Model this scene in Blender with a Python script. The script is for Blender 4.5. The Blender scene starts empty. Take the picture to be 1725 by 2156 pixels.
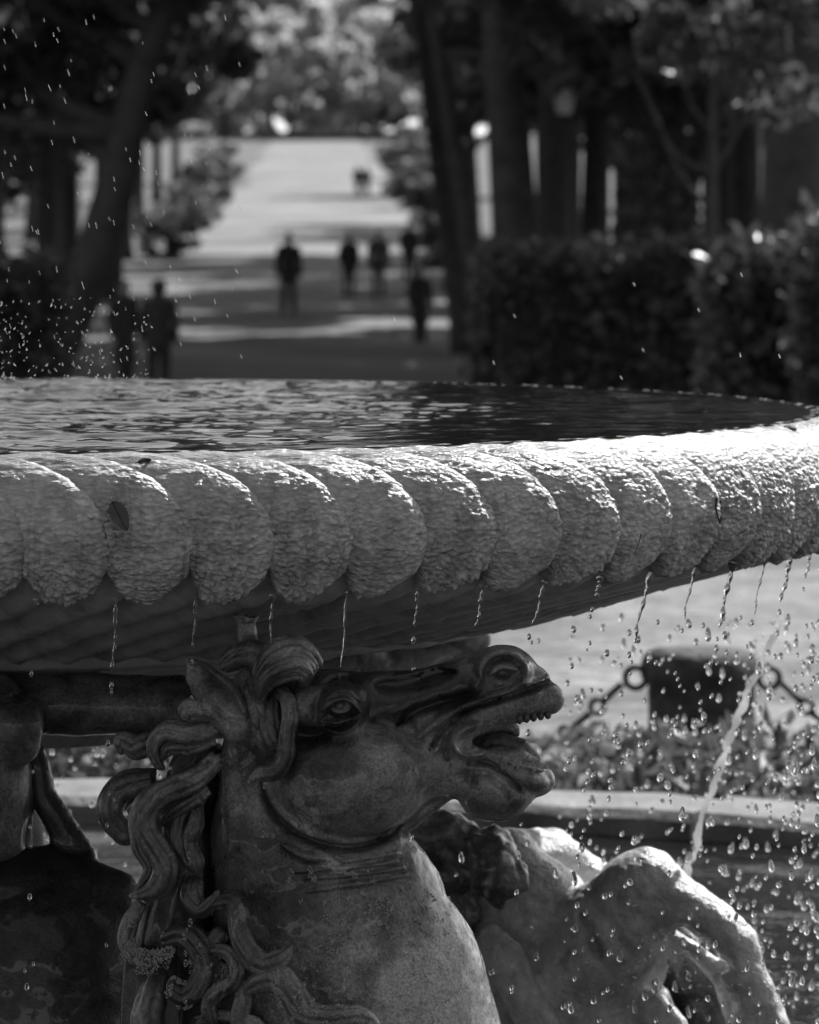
import bpy, math, random
import numpy as np
from mathutils import Vector, Matrix

random.seed(7)
rng = np.random.default_rng(7)
SC = bpy.context.scene
COL = SC.collection
R = math.radians

# ------------------------------------------------------------------ camera
FPX = 8475.0            # focal length in photo pixels (1725 wide)
CAMZ = 1.8
HOR = 483.0             # horizon row
cam_d = bpy.data.cameras.new('camera')
cam = bpy.data.objects.new('camera', cam_d)
COL.objects.link(cam)
cam.location = (0, 0, CAMZ)
cam.rotation_euler = (R(90), 0, 0)
cam_d.sensor_fit = 'HORIZONTAL'
cam_d.sensor_width = 36.0
cam_d.lens = FPX / 1725 * 36
cam_d.shift_y = -(1078 - HOR) / 1725
cam_d.clip_end = 6000
cam_d.dof.use_dof = True
cam_d.dof.focus_distance = 6.1
cam_d.dof.aperture_fstop = 9.5
SC.camera = cam

# ------------------------------------------------------------------ world, sun, exposure
SUN_AZ, SUN_EL = 36.0, 44.0
w = bpy.data.worlds.new('World')
SC.world = w
w.use_nodes = True
nt = w.node_tree
sky = nt.nodes.new('ShaderNodeTexSky')
sky.sky_type = 'NISHITA'
sky.sun_disc = False
sky.sun_elevation = R(SUN_EL)
sky.sun_rotation = R(SUN_AZ)
bw = nt.nodes.new('ShaderNodeRGBToBW')
nt.links.new(sky.outputs[0], bw.inputs[0])
nt.links.new(bw.outputs[0], nt.nodes['Background'].inputs[0])
nt.nodes['Background'].inputs[1].default_value = 0.135
sd = bpy.data.lights.new('sun', 'SUN')
sd.energy = 5.0
sd.angle = R(0.5)
sun = bpy.data.objects.new('sun', sd)
COL.objects.link(sun)
sv = Vector((math.sin(R(SUN_AZ)) * math.cos(R(SUN_EL)), math.cos(R(SUN_AZ)) * math.cos(R(SUN_EL)), math.sin(R(SUN_EL))))
sun.rotation_euler = (-sv).to_track_quat('-Z', 'Y').to_euler()
sun.location = (8, 12, 14)
SC.view_settings.view_transform = 'Standard'
SC.view_settings.look = 'None'
SC.view_settings.exposure = 0.65
SC.view_settings.gamma = 1.0
SC.render.engine = 'CYCLES'
cy = SC.cycles
cy.use_denoising = True
cy.max_bounces = 8
cy.diffuse_bounces = 3
cy.glossy_bounces = 3
cy.transmission_bounces = 8
cy.transparent_max_bounces = 8
cy.caustics_reflective = False
cy.caustics_refractive = False
cy.sample_clamp_indirect = 4.0

# ------------------------------------------------------------------ helpers
def at(px, py, Y):
    return Vector(((px - 862.5) * Y / FPX, Y, CAMZ - (py - HOR) * Y / FPX))

def tag(o, label=None, cat=None, group=None, kind=None):
    if label: o['label'] = label
    if cat: o['category'] = cat
    if group: o['group'] = group
    if kind: o['kind'] = kind
    return o

def empty(name, loc=(0, 0, 0)):
    o = bpy.data.objects.new(name, None)
    COL.objects.link(o)
    o.location = loc
    o.empty_display_size = 0.1
    return o

def mesh_np(name, V, F, uv=None, smooth=True):
    """V (n,3); F list of (k,3)/(k,4) arrays"""
    me = bpy.data.meshes.new(name)
    V = np.asarray(V, np.float32)
    me.vertices.add(len(V))
    me.vertices.foreach_set('co', V.ravel())
    loops = np.concatenate([np.asarray(f, np.int32).ravel() for f in F])
    tot = np.concatenate([np.full(len(f), np.asarray(f).shape[1], np.int32) for f in F])
    start = np.concatenate([[0], np.cumsum(tot)[:-1]]).astype(np.int32)
    me.loops.add(len(loops))
    me.loops.foreach_set('vertex_index', loops)
    me.polygons.add(len(tot))
    me.polygons.foreach_set('loop_start', start)
    me.polygons.foreach_set('loop_total', tot)
    me.polygons.foreach_set('use_smooth', np.full(len(tot), smooth))
    if uv is not None:
        l = me.uv_layers.new(name='UVMap')
        l.data.foreach_set('uv', np.asarray(uv, np.float32)[loops].ravel())
    me.update()
    me.validate()
    return me

def obj(name, me, m=None, parent=None, loc=None):
    o = bpy.data.objects.new(name, me)
    COL.objects.link(o)
    if m is not None and len(me.materials) == 0:
        me.materials.append(m)
    if parent is not None:
        o.parent = parent
    if loc is not None:
        o.location = loc
    return o

def grid_faces(nu, nv, wrap_u=False):
    """vertex index = v*nu+u"""
    U = nu if wrap_u else nu - 1
    u, v = np.meshgrid(np.arange(U), np.arange(nv - 1))
    u = u.ravel(); v = v.ravel()
    u1 = (u + 1) % nu
    return np.stack([v * nu + u, v * nu + u1, (v + 1) * nu + u1, (v + 1) * nu + u], 1)

def hash3(ix, iy, iz, seed):
    n = (ix.astype(np.int64) * 374761393 + iy.astype(np.int64) * 668265263 + iz.astype(np.int64) * 2147483647 + seed * 1274126177) & 0xffffffff
    n = ((n ^ (n >> 13)) * 1274126177) & 0xffffffff
    n = n ^ (n >> 16)
    return (n & 0xffff).astype(np.float32) / 65535.0

def vnoise(P, scale, seed=0):
    P = np.asarray(P, np.float64) * scale
    i = np.floor(P).astype(np.int64)
    f = P - i
    f = f * f * (3 - 2 * f)
    out = 0
    for a in (0, 1):
        for b in (0, 1):
            for c in (0, 1):
                wgt = (f[:, 0] if a else 1 - f[:, 0]) * (f[:, 1] if b else 1 - f[:, 1]) * (f[:, 2] if c else 1 - f[:, 2])
                out = out + wgt * hash3(i[:, 0] + a, i[:, 1] + b, i[:, 2] + c, seed)
    return out * 2 - 1

def fbm(P, scale, seed=0, oct=3):
    s = 0; a = 1.0
    for k in range(oct):
        s = s + a * vnoise(P, scale * 2 ** k, seed + k)
        a *= .5
    return s

# ---- materials -----------------------------------------------------
class NT:
    def __init__(s, name):
        s.m = bpy.data.materials.new(name)
        s.m.use_nodes = True
        s.t = s.m.node_tree
        s.b = s.t.nodes['Principled BSDF']
        s.out = s.t.nodes['Material Output']
    def n(s, typ, **kw):
        x = s.t.nodes.new(typ)
        for k, v in kw.items():
            setattr(x, k, v)
        return x
    def l(s, a, b):
        s.t.links.new(a, b)
    def val(s, node, idx, v):
        node.inputs[idx].default_value = v
    def coord(s, kind='Object'):
        if kind == 'Position':
            return s.n('ShaderNodeNewGeometry').outputs['Position']
        return s.n('ShaderNodeTexCoord').outputs[kind]
    def noise(s, vec, scale, detail=4, rough=.6, dist=0):
        x = s.n('ShaderNodeTexNoise')
        x.inputs['Scale'].default_value = scale
        x.inputs['Detail'].default_value = detail
        x.inputs['Roughness'].default_value = rough
        x.inputs['Distortion'].default_value = dist
        s.l(vec, x.inputs['Vector'])
        return x.outputs['Fac']
    def mapping(s, vec, scale=(1, 1, 1), loc=(0, 0, 0)):
        x = s.n('ShaderNodeMapping')
        x.inputs['Scale'].default_value = scale
        x.inputs['Location'].default_value = loc
        s.l(vec, x.inputs['Vector'])
        return x.outputs[0]
    def ramp(s, fac, *stops):
        x = s.n('ShaderNodeValToRGB')
        e = x.color_ramp.elements
        while len(e) < len(stops): e.new(0.5)
        for el, (p, v) in zip(e, stops):
            el.position = p
            el.color = (v, v, v, 1)
        s.l(fac, x.inputs[0])
        return x.outputs[0]
    def math(s, op, a, b=None, clamp=False):
        x = s.n('ShaderNodeMath', operation=op)
        x.use_clamp = clamp
        for i, q in enumerate((a, b)):
            if q is None: continue
            if isinstance(q, (int, float)): x.inputs[i].default_value = q
            else: s.l(q, x.inputs[i])
        return x.outputs[0]
    def mix(s, fac, a, b):
        x = s.n('ShaderNodeMix', data_type='FLOAT')
        for i, q in ((0, fac), (2, a), (3, b)):
            if isinstance(q, (int, float)): x.inputs[i].default_value = q
            else: s.l(q, x.inputs[i])
        return x.outputs[0]
    def bump(s, h, strength=.5, dist=.01, prev=None):
        x = s.n('ShaderNodeBump')
        x.inputs['Strength'].default_value = strength
        x.inputs['Distance'].default_value = dist
        s.l(h, x.inputs['Height'])
        if prev is not None: s.l(prev, x.inputs['Normal'])
        return x.outputs[0]

def simple(name, lo, hi, scale=5, rough=.8, bump=0, bscale=30, bdist=.01, trans=0):
    q = NT(name)
    c = q.coord('Object')
    f = q.noise(c, scale)
    q.l(q.ramp(f, (.3, lo), (.7, hi)), q.b.inputs['Base Color'])
    q.b.inputs['Roughness'].default_value = rough
    if bump:
        q.l(q.bump(q.noise(c, bscale), bump, bdist), q.b.inputs['Normal'])
    if trans:
        tr = q.n('ShaderNodeBsdfTranslucent')
        tr.inputs[0].default_value = (hi * 1.5,) * 3 + (1,)
        mx = q.n('ShaderNodeMixShader')
        mx.inputs[0].default_value = trans
        q.l(q.b.outputs[0], mx.inputs[1]); q.l(tr.outputs[0], mx.inputs[2])
        q.l(mx.outputs[0], q.out.inputs[0])
    return q.m

def mat_statue(name='weathered_statue_stone', g=1.0, pale=.30, patch=None, stain_shade=None):
    """dark weathered wet marble: lichen-dark skin, flaked pale patches, pits"""
    q = NT(name)
    c = q.coord('Object')
    big = q.noise(c, 5.5, 6, .62, .6)
    mid = q.noise(c, 22, 6, .7, .4)
    fine = q.noise(c, 140, 4, .65)
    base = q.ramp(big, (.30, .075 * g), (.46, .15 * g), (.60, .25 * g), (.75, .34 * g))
    blot = q.ramp(mid, (.42, .55), (.6, 1.15))
    mul = q.math('MULTIPLY', base, blot)
    # flaked pale patches with hard edges
    fl = q.ramp(q.noise(q.mapping(c, (1, 1, .7)), 9, 7, .72, 1.0), (.60, 0), (.625, 1))
    colr = q.mix(fl, mul, pale)
    edge = q.math('MULTIPLY', q.math('SUBTRACT', q.noise(c, 14, 7, .7, .6), .5), .34)
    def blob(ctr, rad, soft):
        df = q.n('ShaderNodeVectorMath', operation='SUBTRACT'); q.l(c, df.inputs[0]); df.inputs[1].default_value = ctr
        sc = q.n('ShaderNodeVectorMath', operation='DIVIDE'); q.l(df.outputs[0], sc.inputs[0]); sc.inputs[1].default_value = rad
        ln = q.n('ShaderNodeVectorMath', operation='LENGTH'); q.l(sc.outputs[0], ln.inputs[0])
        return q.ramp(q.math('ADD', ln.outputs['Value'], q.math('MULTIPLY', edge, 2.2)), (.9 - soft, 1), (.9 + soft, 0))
    for (ctr, rad, val) in (stain_shade or ()):          # black patina and painted shade
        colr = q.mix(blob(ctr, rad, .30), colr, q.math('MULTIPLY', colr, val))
    for (ctr, rad, val) in (patch or ()):          # rinsed bare stone
        colr = q.mix(blob(ctr, rad, .09), colr, q.math('MULTIPLY', q.ramp(mid, (.3, .85), (.7, 1.05)), val))
    speck = q.math('MULTIPLY', q.ramp(q.noise(c, 60, 3, .6), (.66, 1), (.72, .4)), q.ramp(q.noise(c, 210, 5, .75), (.34, .45), (.66, 1.5)))
    colr = q.math('MULTIPLY', colr, speck)
    q.l(colr, q.b.inputs['Base Color'])
    q.l(q.mix(fl, q.ramp(mid, (.3, .20), (.7, .48)), .36), q.b.inputs['Roughness'])
    h1 = q.math('ADD', q.math('MULTIPLY', mid, .55), q.math('MULTIPLY', fine, .22))
    h1 = q.math('ADD', h1, q.math('MULTIPLY', fl, .12))
    q.l(q.bump(h1, .8, .009), q.b.inputs['Normal'])
    q.b.inputs['Coat Weight'].default_value = .75
    q.b.inputs['Coat Roughness'].default_value = .06
    q.b.inputs['Coat IOR'].default_value = 1.33
    return q.m

def mat_pale_statue():
    q = NT('pale_wet_statue_stone')
    c = q.coord('Object')
    big = q.noise(c, 3.2, 6, .6, .5)
    mid = q.noise(c, 26, 5, .65, .3)
    base = q.ramp(big, (.28, .36), (.5, .58), (.68, .68))
    colr = q.math('MULTIPLY', base, q.ramp(mid, (.36, .62), (.6, 1.05)))
    q.l(colr, q.b.inputs['Base Color'])
    q.l(q.ramp(mid, (.35, .12), (.7, .32)), q.b.inputs['Roughness'])
    q.l(q.bump(q.noise(c, 70, 4, .7), .7, .010), q.b.inputs['Normal'])
    q.b.inputs['Coat Weight'].default_value = .7
    q.b.inputs['Coat Roughness'].default_value = .1
    q.b.inputs['Coat IOR'].default_value = 1.33
    return q.m

def mat_rim():
    """water-smoothed limescale at the top of the roll, scaly crust lower down"""
    q = NT('limescale_crust')
    info = q.n('ShaderNodeObjectInfo')
    uvn = q.n('ShaderNodeUVMap')
    off = q.n('ShaderNodeVectorMath', operation='SCALE')
    comb = q.n('ShaderNodeCombineXYZ')
    q.l(info.outputs['Random'], comb.inputs[0]); q.l(info.outputs['Random'], comb.inputs[2])
    q.l(comb.outputs[0], off.inputs[0]); off.inputs[3].default_value = 31.0
    add = q.n('ShaderNodeVectorMath', operation='ADD')
    q.l(uvn.outputs[0], add.inputs[0]); q.l(off.outputs[0], add.inputs[1])
    sep = q.n('ShaderNodeSeparateXYZ'); q.l(uvn.outputs[0], sep.inputs[0])
    v = sep.outputs[1]                                # metres down the roll
    low = q.ramp(q.math('MULTIPLY', v, 4.0), (.38, 0.0), (.78, 1.0))   # crust grows downwards
    warp = q.n('ShaderNodeVectorMath', operation='ADD')
    nz = q.n('ShaderNodeTexNoise'); nz.inputs['Scale'].default_value = 60; nz.inputs['Detail'].default_value = 3
    q.l(add.outputs[0], nz.inputs['Vector'])
    sc2 = q.n('ShaderNodeVectorMath', operation='SCALE'); q.l(nz.outputs['Color'], sc2.inputs[0]); sc2.inputs[3].default_value = .012
    q.l(add.outputs[0], warp.inputs[0]); q.l(sc2.outputs[0], warp.inputs[1])
    vor = q.n('ShaderNodeTexVoronoi', feature='SMOOTH_F1')
    vor.inputs['Scale'].default_value = 1.0
    vor.inputs['Smoothness'].default_value = .25
    q.l(q.mapping(warp.outputs[0], (85, 150, 40)), vor.inputs['Vector'])
    cell = vor.outputs['Distance']
    fine = q.noise(q.mapping(add.outputs[0], (1, 1.6, 1)), 260, 4, .7)
    rip = q.noise(q.mapping(warp.outputs[0], (55, 300, 40)), 1.0, 3, .6, .6)
    big = q.noise(add.outputs[0], 16, 5, .6)
    colr = q.ramp(big, (.3, .52), (.55, .74), (.75, .80))
    streak = q.ramp(q.noise(q.mapping(add.outputs[0], (34, 5, 9)), 1.0, 5, .65, .7), (.34, .70), (.52, 1.0))
    colr = q.math('MULTIPLY', colr, streak)
    colr = q.math('MULTIPLY', colr, q.mix(low, .47, 1.0))
    colr = q.math('MULTIPLY', colr, q.mix(low, 1.0, q.ramp(cell, (.1, 1.05), (.75, .62))))  # gaps between scales darkened in the colour, as recess shade
    dirt = q.ramp(q.noise(add.outputs[0], 45, 6, .75, .5), (.60, 1), (.74, .30))
    colr = q.math('MULTIPLY', colr, q.mix(low, q.mix(.85, dirt, 1.0), dirt))
    q.l(colr, q.b.inputs['Base Color'])
    q.l(q.mix(low, .10, .45), q.b.inputs['Roughness'])
    hc = q.math('MULTIPLY', q.math('SUBTRACT', 1.0, cell), low)
    hc = q.math('ADD', hc, q.math('MULTIPLY', fine, q.mix(low, .05, .42)))
    hc = q.math('ADD', hc, q.math('MULTIPLY', rip, q.mix(low, .38, .15)))
    pm = q.ramp(q.noise(add.outputs[0], 11, 4, .6, .5), (.36, .25), (.62, 1.0))
    q.l(q.bump(q.math('MULTIPLY', hc, q.mix(low, 1.0, pm)), 1.0, .0080), q.b.inputs['Normal'])
    return q.m

def mat_bowl():
    q = NT('bowl_marble')
    c = q.coord('Object')
    f = q.noise(c, 7, 6, .6, .8)
    g = q.noise(c, 40, 4, .6)
    col = q.math('MULTIPLY', q.ramp(f, (.32, .18), (.5, .36), (.7, .44)), q.ramp(g, (.3, .75), (.65, 1.05)))
    q.l(col, q.b.inputs['Base Color'])
    q.b.inputs['Roughness'].default_value = .55
    q.l(q.bump(q.noise(c, 90, 4, .7), .3, .006), q.b.inputs['Normal'])
    return q.m

def mat_water(name, base, sx, scale, strength, dist, rough=.04, calm=False):
    q = NT(name)
    c = q.coord('Object')
    h = q.noise(q.mapping(c, (sx, 1, 1)), scale, 4, .6, .4)
    h2 = q.noise(c, scale * 3.7, 3, .6, .2)
    hh = q.math('ADD', h, q.math('MULTIPLY', h2, .35))
    if calm:
        sp = q.n('ShaderNodeSeparateXYZ'); q.l(c, sp.inputs[0])
        ag = q.ramp(q.math('ADD', q.math('ADD', q.math('MULTIPLY', sp.outputs[0], -.55), .55), q.math('MULTIPLY', q.math('SUBTRACT', q.noise(q.mapping(c, (.5, 1.5, 1)), 5, 3), .5), .9)), (.35, .10), (.85, 1.0))
        hh = q.math('MULTIPLY', hh, ag)
    q.l(q.bump(hh, strength, dist), q.b.inputs['Normal'])
    q.b.inputs['Base Color'].default_value = (base,) * 3 + (1,)
    q.b.inputs['Roughness'].default_value = rough
    q.b.inputs['IOR'].default_value = 1.333
    return q.m

def mat_drop():
    q = NT('clear_water')
    q.b.inputs['Base Color'].default_value = (1, 1, 1, 1)
    q.b.inputs['Transmission Weight'].default_value = 1
    q.b.inputs['IOR'].default_value = 1.333
    q.b.inputs['Roughness'].default_value = 0.0
    return q.m

def mat_foam():
    q = NT('frothy_water')
    q.b.inputs['Base Color'].default_value = (.93, .93, .93, 1)
    q.b.inputs['Roughness'].default_value = 0.12
    tr = q.n('ShaderNodeBsdfTranslucent'); tr.inputs[0].default_value = (.95, .95, .95, 1)
    mx = q.n('ShaderNodeMixShader'); mx.inputs[0].default_value = .5
    q.l(q.b.outputs[0], mx.inputs[1]); q.l(tr.outputs[0], mx.inputs[2]); q.l(mx.outputs[0], q.out.inputs[0])
    return q.m

def mat_gravel():
    q = NT('gravel')
    c = q.coord('Object')
    a = q.ramp(q.noise(q.mapping(c, (.6, 1, 1)), .8, 5, .65, .6), (.36, .075), (.64, .27))
    b = q.ramp(q.noise(c, 9, 6, .8), (.38, .45), (.62, 1.45))
    q.l(q.math('MULTIPLY', a, b), q.b.inputs['Base Color'])
    q.b.inputs['Roughness'].default_value = .75
    q.l(q.bump(q.noise(c, 35, 4, .7), .9, .04), q.b.inputs['Normal'])
    return q.m

M = dict(statue=mat_statue(), dark_statue=mat_statue('black_wet_shaded_stone', .22, .05), pale=mat_pale_statue(), rim=mat_rim(), bowl=mat_bowl(),  # black stone: wet algae stain, and shade painted into hollows
         topwater=mat_water('basin_water', .008, .4, 45, .32, .006, .01, True),
         poolwater=mat_water('pool_water', .012, .8, 11, .3, .014, .02),
         drop=mat_drop(), foam=mat_foam(),
         crust=simple('lichen_crust', .35, .5, 60, .9),
         dark_iron=simple('dark_iron', .03, .06, 20, .55, .3, 80, .003),
         teeth=simple('stone_teeth', .04, .09, 40, .5),
         bollard=simple('dark_stone', .025, .10, 14, .85, .9, 30, .03),
         curb=simple('curb_stone', .07, .22, 5, .7, .6, 40, .012),
         gravel=mat_gravel(), litter=simple('leaf_litter', .045, .12, .25, .9, .6, 30, .03),
         path=simple('path_gravel', .075, .235, .22, .9, .4, 40, .02),
         bark=simple('bark', .035, .075, 4, .9, .6, 14, .03),
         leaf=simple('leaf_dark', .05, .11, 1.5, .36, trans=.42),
         leaf2=simple('leaf_sunlit_far', .26, .42, 1.2, .5, trans=.5),  # far leaves paled in the colour for backlight and haze
         hedge=simple('hedge_leaf', .035, .08, 2.0, .36, trans=.25),
         cover=simple('cover_leaf', .05, .13, 2.0, .5, trans=.25),
         dry_leaf=simple('dead_leaf', .05, .11, 40, .5, .4, 90, .002),
         twig=simple('twig', .02, .04, 40, .7))

# ---- SDF sculpting -----------------------------------------------------
def catmull(P, n):
    P = np.array([tuple(p) for p in P], float)
    P = np.vstack([2 * P[0] - P[1], P, 2 * P[-1] - P[-2]])
    segs = len(P) - 3
    out = []
    for t in np.linspace(0, segs - 1e-6, n):
        i = int(t); f = t - i
        p0, p1, p2, p3 = P[i:i + 4]
        out.append(.5 * (2 * p1 + (p2 - p0) * f + (2 * p0 - 5 * p1 + 4 * p2 - p3) * f * f + (3 * p1 - p0 - 3 * p2 + p3) * f ** 3))
    return np.array(out)

class Vol:
    def __init__(s, lo, hi, h):
        s.lo = np.array(lo, float); s.h = h
        s.n = np.ceil((np.array(hi) - s.lo) / h).astype(int) + 1
        s.F = np.full(s.n, 1.0, np.float32)
        s.ax = [s.lo[i] + h * np.arange(s.n[i]) for i in range(3)]
    def box(s, mn, mx):
        a = np.clip(np.floor((np.asarray(mn) - s.lo) / s.h).astype(int), 0, s.n)
        b = np.clip(np.ceil((np.asarray(mx) - s.lo) / s.h).astype(int) + 1, 0, s.n)
        if np.any(b <= a): return None, None
        sl = tuple(slice(a[i], b[i]) for i in range(3))
        g = (s.ax[0][sl[0]][:, None, None], s.ax[1][sl[1]][None, :, None], s.ax[2][sl[2]][None, None, :])
        return sl, g
    def comb(s, sl, d, k, sub):
        f = s.F[sl]
        d = d.astype(np.float32)
        if sub:
            hh = np.clip(.5 - .5 * (f + d) / k, 0, 1)
            s.F[sl] = f * (1 - hh) + (-d) * hh + k * hh * (1 - hh)
        else:
            hh = np.clip(.5 + .5 * (f - d) / k, 0, 1)
            s.F[sl] = f * (1 - hh) + d * hh - k * hh * (1 - hh)
    def chain(s, pts, rad, k=.01, sq=1.0, sub=False):
        """pts (n,3) radii (n) ; sq = depth (Y) stretch"""
        pts = np.array([tuple(p) for p in pts], float); rad = np.array(rad, float)
        m = rad.max() * max(1, sq) + 3 * k + 2 * s.h
        sl, g = s.box(pts.min(0) - m, pts.max(0) + m)
        if sl is None: return
        D = np.full([x.stop - x.start for x in sl], 1.0, np.float32)
        off = [x.start for x in sl]
        for i in range(max(1, len(pts) - 1)):
            a, b = pts[i], pts[min(i + 1, len(pts) - 1)]
            ra, rb = rad[i], rad[min(i + 1, len(rad) - 1)]
            mm = max(ra, rb) * max(1, sq) + 3 * k + 2 * s.h
            s2, g2 = s.box(np.minimum(a, b) - mm, np.maximum(a, b) + mm)
            if s2 is None: continue
            X = g2[0] - a[0]; Yv = (g2[1] - a[1]) / sq; Z = g2[2] - a[2]
            ab = (b - a).copy(); ab[1] /= sq
            L = (ab ** 2).sum()
            t = np.clip((X * ab[0] + Yv * ab[1] + Z * ab[2]) / max(L, 1e-9), 0, 1)
            d = np.sqrt((X - ab[0] * t) ** 2 + (Yv - ab[1] * t) ** 2 + (Z - ab[2] * t) ** 2) - (ra + (rb - ra) * t)
            d = d * min(1.0, sq)
            loc = tuple(slice(s2[j].start - off[j], s2[j].stop - off[j]) for j in range(3))
            D[loc] = np.minimum(D[loc], d)
        s.comb(sl, D, k, sub)
    def ell(s, c, r, ang=0, k=.01, sub=False):
        """ellipsoid, ang = rotation in image plane (deg, + turns right end up)"""
        c = np.array(tuple(c), float); r = np.array(r, float)
        m = r.max() + 3 * k + 2 * s.h
        sl, g = s.box(c - m, c + m)
        if sl is None: return
        ca, sa = math.cos(R(ang)), math.sin(R(ang))
        x = g[0] - c[0]; y = g[1] - c[1]; z = g[2] - c[2]
        u = x * ca + z * sa; v = -x * sa + z * ca
        k0 = np.sqrt((u / r[0]) ** 2 + (y / r[1]) ** 2 + (v / r[2]) ** 2)
        k1 = np.sqrt((u / r[0] ** 2) ** 2 + (y / r[1] ** 2) ** 2 + (v / r[2] ** 2) ** 2) + 1e-9
        s.comb(sl, k0 * (k0 - 1) / k1, k, sub)
    def relief(s, Y0, pts, wid, amp, ymax=None):
        """raise (amp<0) or engrave (amp>0) along a polyline drawn on the side facing the basin's front; px, m"""
        pts = np.array(pts, float)
        if len(pts) > 2: pts = catmull(pts, 5 * len(pts))
        mn = at(pts[:, 0].min() - 3 * wid, pts[:, 1].max() + 3 * wid, Y0); mx = at(pts[:, 0].max() + 3 * wid, pts[:, 1].min() - 3 * wid, Y0)
        sl, g = s.box((mn[0], Y0 - .6, mn[2]), (mx[0], Y0 - .01 if ymax is None else ymax, mx[2]))
        if sl is None: return
        px = g[0][:, 0, 0] * FPX / Y0 + 862.5
        py = HOR + (CAMZ - g[2][0, 0, :]) * FPX / Y0
        PX, PY = np.meshgrid(px, py, indexing='ij')
        best = np.full(PX.shape, 1e9)
        n = max(1, len(pts) - 1)
        for i in range(n):
            a, b = pts[i], pts[min(i + 1, len(pts) - 1)]
            ab = b - a; L = max((ab ** 2).sum(), 1e-9)
            t = np.clip(((PX - a[0]) * ab[0] + (PY - a[1]) * ab[1]) / L, 0, 1)
            T = (i + t) / n
            taper = np.clip(np.minimum(T, 1 - T) * 6 + .25, 0, 1) if len(pts) > 1 else 1
            best = np.minimum(best, np.hypot(PX - a[0] - ab[0] * t, PY - a[1] - ab[1] * t) / taper)
        mk = np.exp(-(best / wid) ** 2) * amp
        s.F[sl] += 1.7 * mk[:, None, :].astype(np.float32)
    def mesh(s, name, smooth_it=1):
        F = s.F; h = s.h
        nx, ny, nz = F.shape
        ins = F < 0
        c = [ins[dx:nx - 1 + dx, dy:ny - 1 + dy, dz:nz - 1 + dz] for dx in (0, 1) for dy in (0, 1) for dz in (0, 1)]
        cnt = sum(x.astype(np.int8) for x in c)
        act = (cnt > 0) & (cnt < 8)
        I = np.argwhere(act)
        idx = np.full(act.shape, -1, np.int32); idx[act] = np.arange(len(I))
        off = np.array([(dx, dy, dz) for dx in (0, 1) for dy in (0, 1) for dz in (0, 1)])
        val = np.stack([F[I[:, 0] + o[0], I[:, 1] + o[1], I[:, 2] + o[2]] for o in off], 1)
        P = np.zeros((len(I), 3)); N = np.zeros(len(I))
        for a in range(8):
            for b in range(a + 1, 8):
                if np.abs(off[a] - off[b]).sum() != 1: continue
                cr = (val[:, a] < 0) != (val[:, b] < 0)
                t = np.where(cr, val[:, a] / np.where(cr, val[:, a] - val[:, b], 1), 0)
                p = off[a] + t[:, None] * (off[b] - off[a])
                P += np.where(cr[:, None], p, 0); N += cr
        V = s.lo + h * (I + P / N[:, None])
        quads = []
        for axis in range(3):
            sl0 = [slice(None)] * 3; sl1 = [slice(None)] * 3
            sl0[axis] = slice(0, -1); sl1[axis] = slice(1, None)
            a = ins[tuple(sl0)]; b = ins[tuple(sl1)]
            e = np.argwhere(a != b)
            o1, o2 = [x for x in range(3) if x != axis]
            ok = (e[:, o1] > 0) & (e[:, o2] > 0) & (e[:, o1] < s.n[o1] - 1) & (e[:, o2] < s.n[o2] - 1)
            e = e[ok]
            def cid(d1, d2):
                q = e.copy(); q[:, o1] += d1; q[:, o2] += d2
                return idx[q[:, 0], q[:, 1], q[:, 2]]
            Q = np.stack([cid(-1, -1), cid(0, -1), cid(0, 0), cid(-1, 0)], 1)
            fl = a[e[:, 0], e[:, 1], e[:, 2]]
            if axis == 1: fl = ~fl
            Q[~fl] = Q[~fl][:, ::-1]
            quads.append(Q)
        Q = np.concatenate(quads)
        Q = Q[(Q >= 0).all(1)]
        for _ in range(smooth_it):
            acc = np.zeros_like(V); n = np.zeros(len(V))
            for i in range(4):
                np.add.at(acc, Q[:, i], V[Q[:, (i + 1) % 4]]); np.add.at(n, Q[:, i], 1)
            n[n == 0] = 1
            V = V * .5 + .5 * acc / n[:, None]
        return mesh_np(name, V, [Q])

def tube_vf(P, rad, seg=8, rfun=None, close=True):
    """swept tube: P (n,3), rad (n)"""
    P = np.asarray(P, float); n = len(P)
    T = np.gradient(P, axis=0); T /= np.linalg.norm(T, axis=1)[:, None] + 1e-12
    N = np.zeros_like(P)
    v = np.array([0, -1.0, 0]);  v = v - T[0] * (v @ T[0])
    if np.linalg.norm(v) < .2: v = np.array([1.0, 0, 0]) - T[0] * T[0][0]
    N[0] = v / np.linalg.norm(v)
    for i in range(1, n):
        v = N[i - 1] - T[i] * (N[i - 1] @ T[i]); N[i] = v / (np.linalg.norm(v) + 1e-12)
    B = np.cross(T, N)
    ph = np.linspace(0, 2 * np.pi, seg, endpoint=False)
    rr = np.repeat(np.asarray(rad, float)[:, None], seg, 1)
    if rfun is not None: rr = rr * rfun(ph[None, :], np.linspace(0, 1, n)[:, None])
    V = P[:, None, :] + rr[..., None] * (np.cos(ph)[None, :, None] * N[:, None, :] + np.sin(ph)[None, :, None] * B[:, None, :])
    V = V.reshape(-1, 3)
    F = [grid_faces(seg, n, True)]
    if close:
        V = np.vstack([V, P[0], P[-1]])
        a = np.arange(seg); b = (a + 1) % seg
        F.append(np.stack([b, a, np.full(seg, n * seg)], 1))
        o = (n - 1) * seg
        F.append(np.stack([o + a, o + b, np.full(seg, n * seg + 1)], 1))
    return V, F

def merge(parts):
    V = []; F4 = []; F3 = []; o = 0
    for v, fs in parts:
        V.append(v)
        for f in fs:
            (F4 if np.asarray(f).shape[1] == 4 else F3).append(np.asarray(f) + o)
        o += len(v)
    F = []
    if F4: F.append(np.concatenate(F4))
    if F3: F.append(np.concatenate(F3))
    return np.vstack(V), F

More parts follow.
